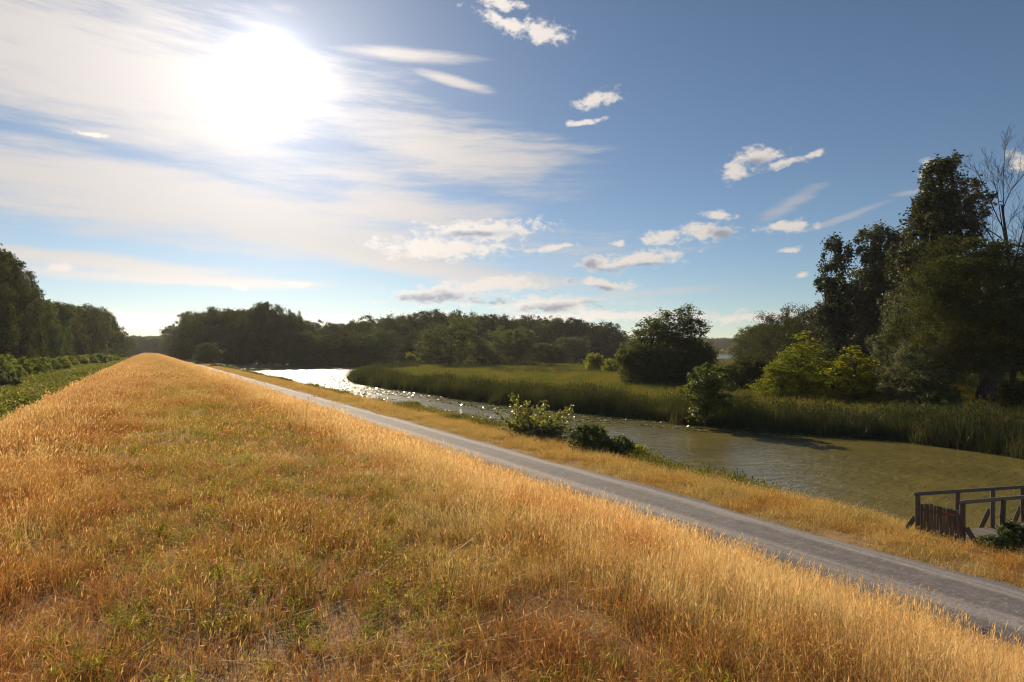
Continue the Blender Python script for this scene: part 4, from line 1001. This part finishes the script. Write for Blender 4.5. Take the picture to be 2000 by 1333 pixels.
# ------------------------------------------------------------------ wooden jetty
def box_me(name, sx, sy, sz, m, bev=0.008):
    import bmesh
    bm = bmesh.new(); bmesh.ops.create_cube(bm, size=1.0)
    for v in bm.verts: v.co.x *= sx; v.co.y *= sy; v.co.z *= sz
    bmesh.ops.bevel(bm, geom=bm.edges[:], offset=bev, segments=1, affect='EDGES')
    me = bpy.data.meshes.new(name); bm.to_mesh(me); bm.free(); me.materials.append(m); return me
def jetty():
    rnd = random.Random(4)
    x0, y0 = pd(1789, 15.35)            # far gate post
    W = 0.98; SL = 0.085; ZD = -2.92
    e = bpy.data.objects.new('wooden_jetty', None); col.objects.link(e); e.location = (x0, y0, ZD)
    tag(e, 'weathered wooden jetty with railings and a picket gate on the river bank', 'jetty')
    post = box_me('post', .095, .095, 1.55, M['wood'], .012); rail = box_me('rail', .045, .09, 1.0, M['wood']); brace = box_me('brace', .06, .1, 1.0, M['wood'])
    plank = box_me('plank', .125, W + .22, .032, M['wood'], .005); pick = box_me('picket', .018, .062, .80, M['wood'], .004)
    def bar(name, me, a, b, roll=0.0):
        a = Vector(a); b = Vector(b); d = b - a
        o = link(name, me, e); o.location = (a + b) / 2; o.scale = (1, 1, d.length)
        q = d.to_track_quat('Z', 'Y'); o.rotation_mode = 'QUATERNION'; o.rotation_quaternion = q
        return o
    LEN = 6.2
    for side, yy in ((0, 0.0), (1, -W)):
        for k, L in enumerate((0.0, 2.0, 4.0, 6.0)):
            z = -SL * L
            o = link('post', post, e, (L, yy, z + 1.08 - .775), (rnd.gauss(0, .015), rnd.gauss(0, .015), rnd.gauss(0, .05)))
            if L > 1.0: o.scale = (1, 1, 1.5); o.location.z -= .38
            out = 1 if side == 0 else -1
            if k < 4: bar('brace', brace, (L + .02, yy + out * .07, z + .52), (L + .04, yy + out * .50, z - .22 - .1 * L))
        bar('top_rail', rail, (-.12, yy, 1.11), (LEN, yy, 1.11 - SL * LEN))
        if side == 1: pass
    n = int(LEN / .145)
    for i in range(n):
        L = .12 + i * .145
        o = link('plank', plank, e, (L, -W / 2 + rnd.gauss(0, .012), -SL * L + rnd.gauss(0, .004)), (rnd.gauss(0, .006), SL + rnd.gauss(0, .01), rnd.gauss(0, .008)))
    for yy in (-.12, -W + .12):
        bar('joist', brace, (0.0, yy, -.09), (LEN, yy, -.09 - SL * LEN))
    g = link('gate', box_me('gate_rail', .03, W - .14, .07, M['wood']), e, (.03, -W / 2, .74))
    link('gate_rail', g.data, g, (0, 0, -.52))
    for i in range(12):
        yy = -(W - .2) / 2 + i * (W - .2) / 11
        link('picket', pick, g, (-.026, yy, -.24 + rnd.gauss(0, .012)), (rnd.gauss(0, .015), 0, 0))
    r = link('red_strip', box_me('red_strip', .012, .26, .035, M['red'], .003), g, (-.042, -.22, .03), (.08, 0, 0)); r['label'] = 'faded red strip on the gate'
    # loose diagonal and short mooring post beyond
    bar('brace', brace, (3.2, -W + .04, .02 - SL * 3), (4.0, -W + .05, .95 - SL * 4))
jetty()

# ------------------------------------------------------------------ a few tall weeds that stand out of the dike grass
def tall_weeds():
    rng = np.random.default_rng(61)
    def weed(name, label, px, dep, h, kind):
        x, y = pd(px, dep); z = g1(x, y)
        e = bpy.data.objects.new(name, None); col.objects.link(e); e.location = (x, y, z - .02); tag(e, label, 'weed')
        t_ = np.linspace(0, 1, 7); lean = rng.normal(0, .08, 2)
        p = np.stack([lean[0] * t_ ** 2, lean[1] * t_ ** 2, t_ * h], 1)
        v, f = tube(p, np.linspace(.006, .002, 7), 5); link('stem', np_mesh('stem', v, f, [M['forb'] if kind else M['dry']]), e)
        P = []
        for i in range(70 if kind else 46):
            q = rng.uniform(.15 if kind else .5, 1.0); c = np.array([lean[0] * q * q, lean[1] * q * q, q * h]); P.append(c + rng.normal(0, .02 * (1.3 - q * .8), 3) * np.array([1, 1, .5]))
        V, Fc = leaves(rng, np.array(P), .026 if kind else .028, .32, .2)
        link('leaves' if kind else 'seed_head', np_mesh('weed_leaves', V, Fc, [M['forb'] if kind else M['verge']], attrs={'head': np.ones(len(V))}), e)
    weed('green_weed', 'upright grey green weed near the lower left of the meadow', 437, 4.5, .22, 1)
    weed('green_weed', 'pair of tall pale weeds in the mid meadow, taller one', 597, 13.5, .85, 1)
    weed('green_weed', 'pale weed left of the taller mid meadow one', 566, 14.0, .6, 1)
    weed('green_weed', 'yellow green stalk left of centre among the grass near the path side', 985, 6.1, .30, 1)
    weed('green_weed', 'yellow green stalk slightly right of its twin near the path side', 1035, 6.2, .32, 1)
    weed('dry_weed', 'dry brown stalk with seed head low at the left edge', 95, 5.0, .45, 0)
    weed('dry_weed', 'dry stalk with pale seed heads left of the green weed', 330, 6.2, .45, 0)
    weed('dry_weed', 'dry stalk standing out above the grass by the path bend', 1592, 6.6, .55, 0)
    weed('dry_weed', 'dry stalk standing at the right over the gravel', 1720, 5.6, .5, 0)
tall_weeds()

# ------------------------------------------------------------------ a little evening haze over the floodplain
def haze():
    me = box_me('haze', 3600, 3600, 44, None, 0.5)
    m, t, out = mat('haze'); me.materials.clear(); me.materials.append(m)
    v = t.node('ShaderNodeVolumePrincipled', {'Color': (0.93, 0.93, 0.95, 1), 'Density': HAZE, 'Anisotropy': 0.35})
    t.l.new(v.outputs[0], out.inputs['Volume'])
    o = link('haze', me, None, (300, 1200, 14)); tag(o, 'thin evening haze over the floodplain', kind='stuff')
HAZE = 0.00009
haze()
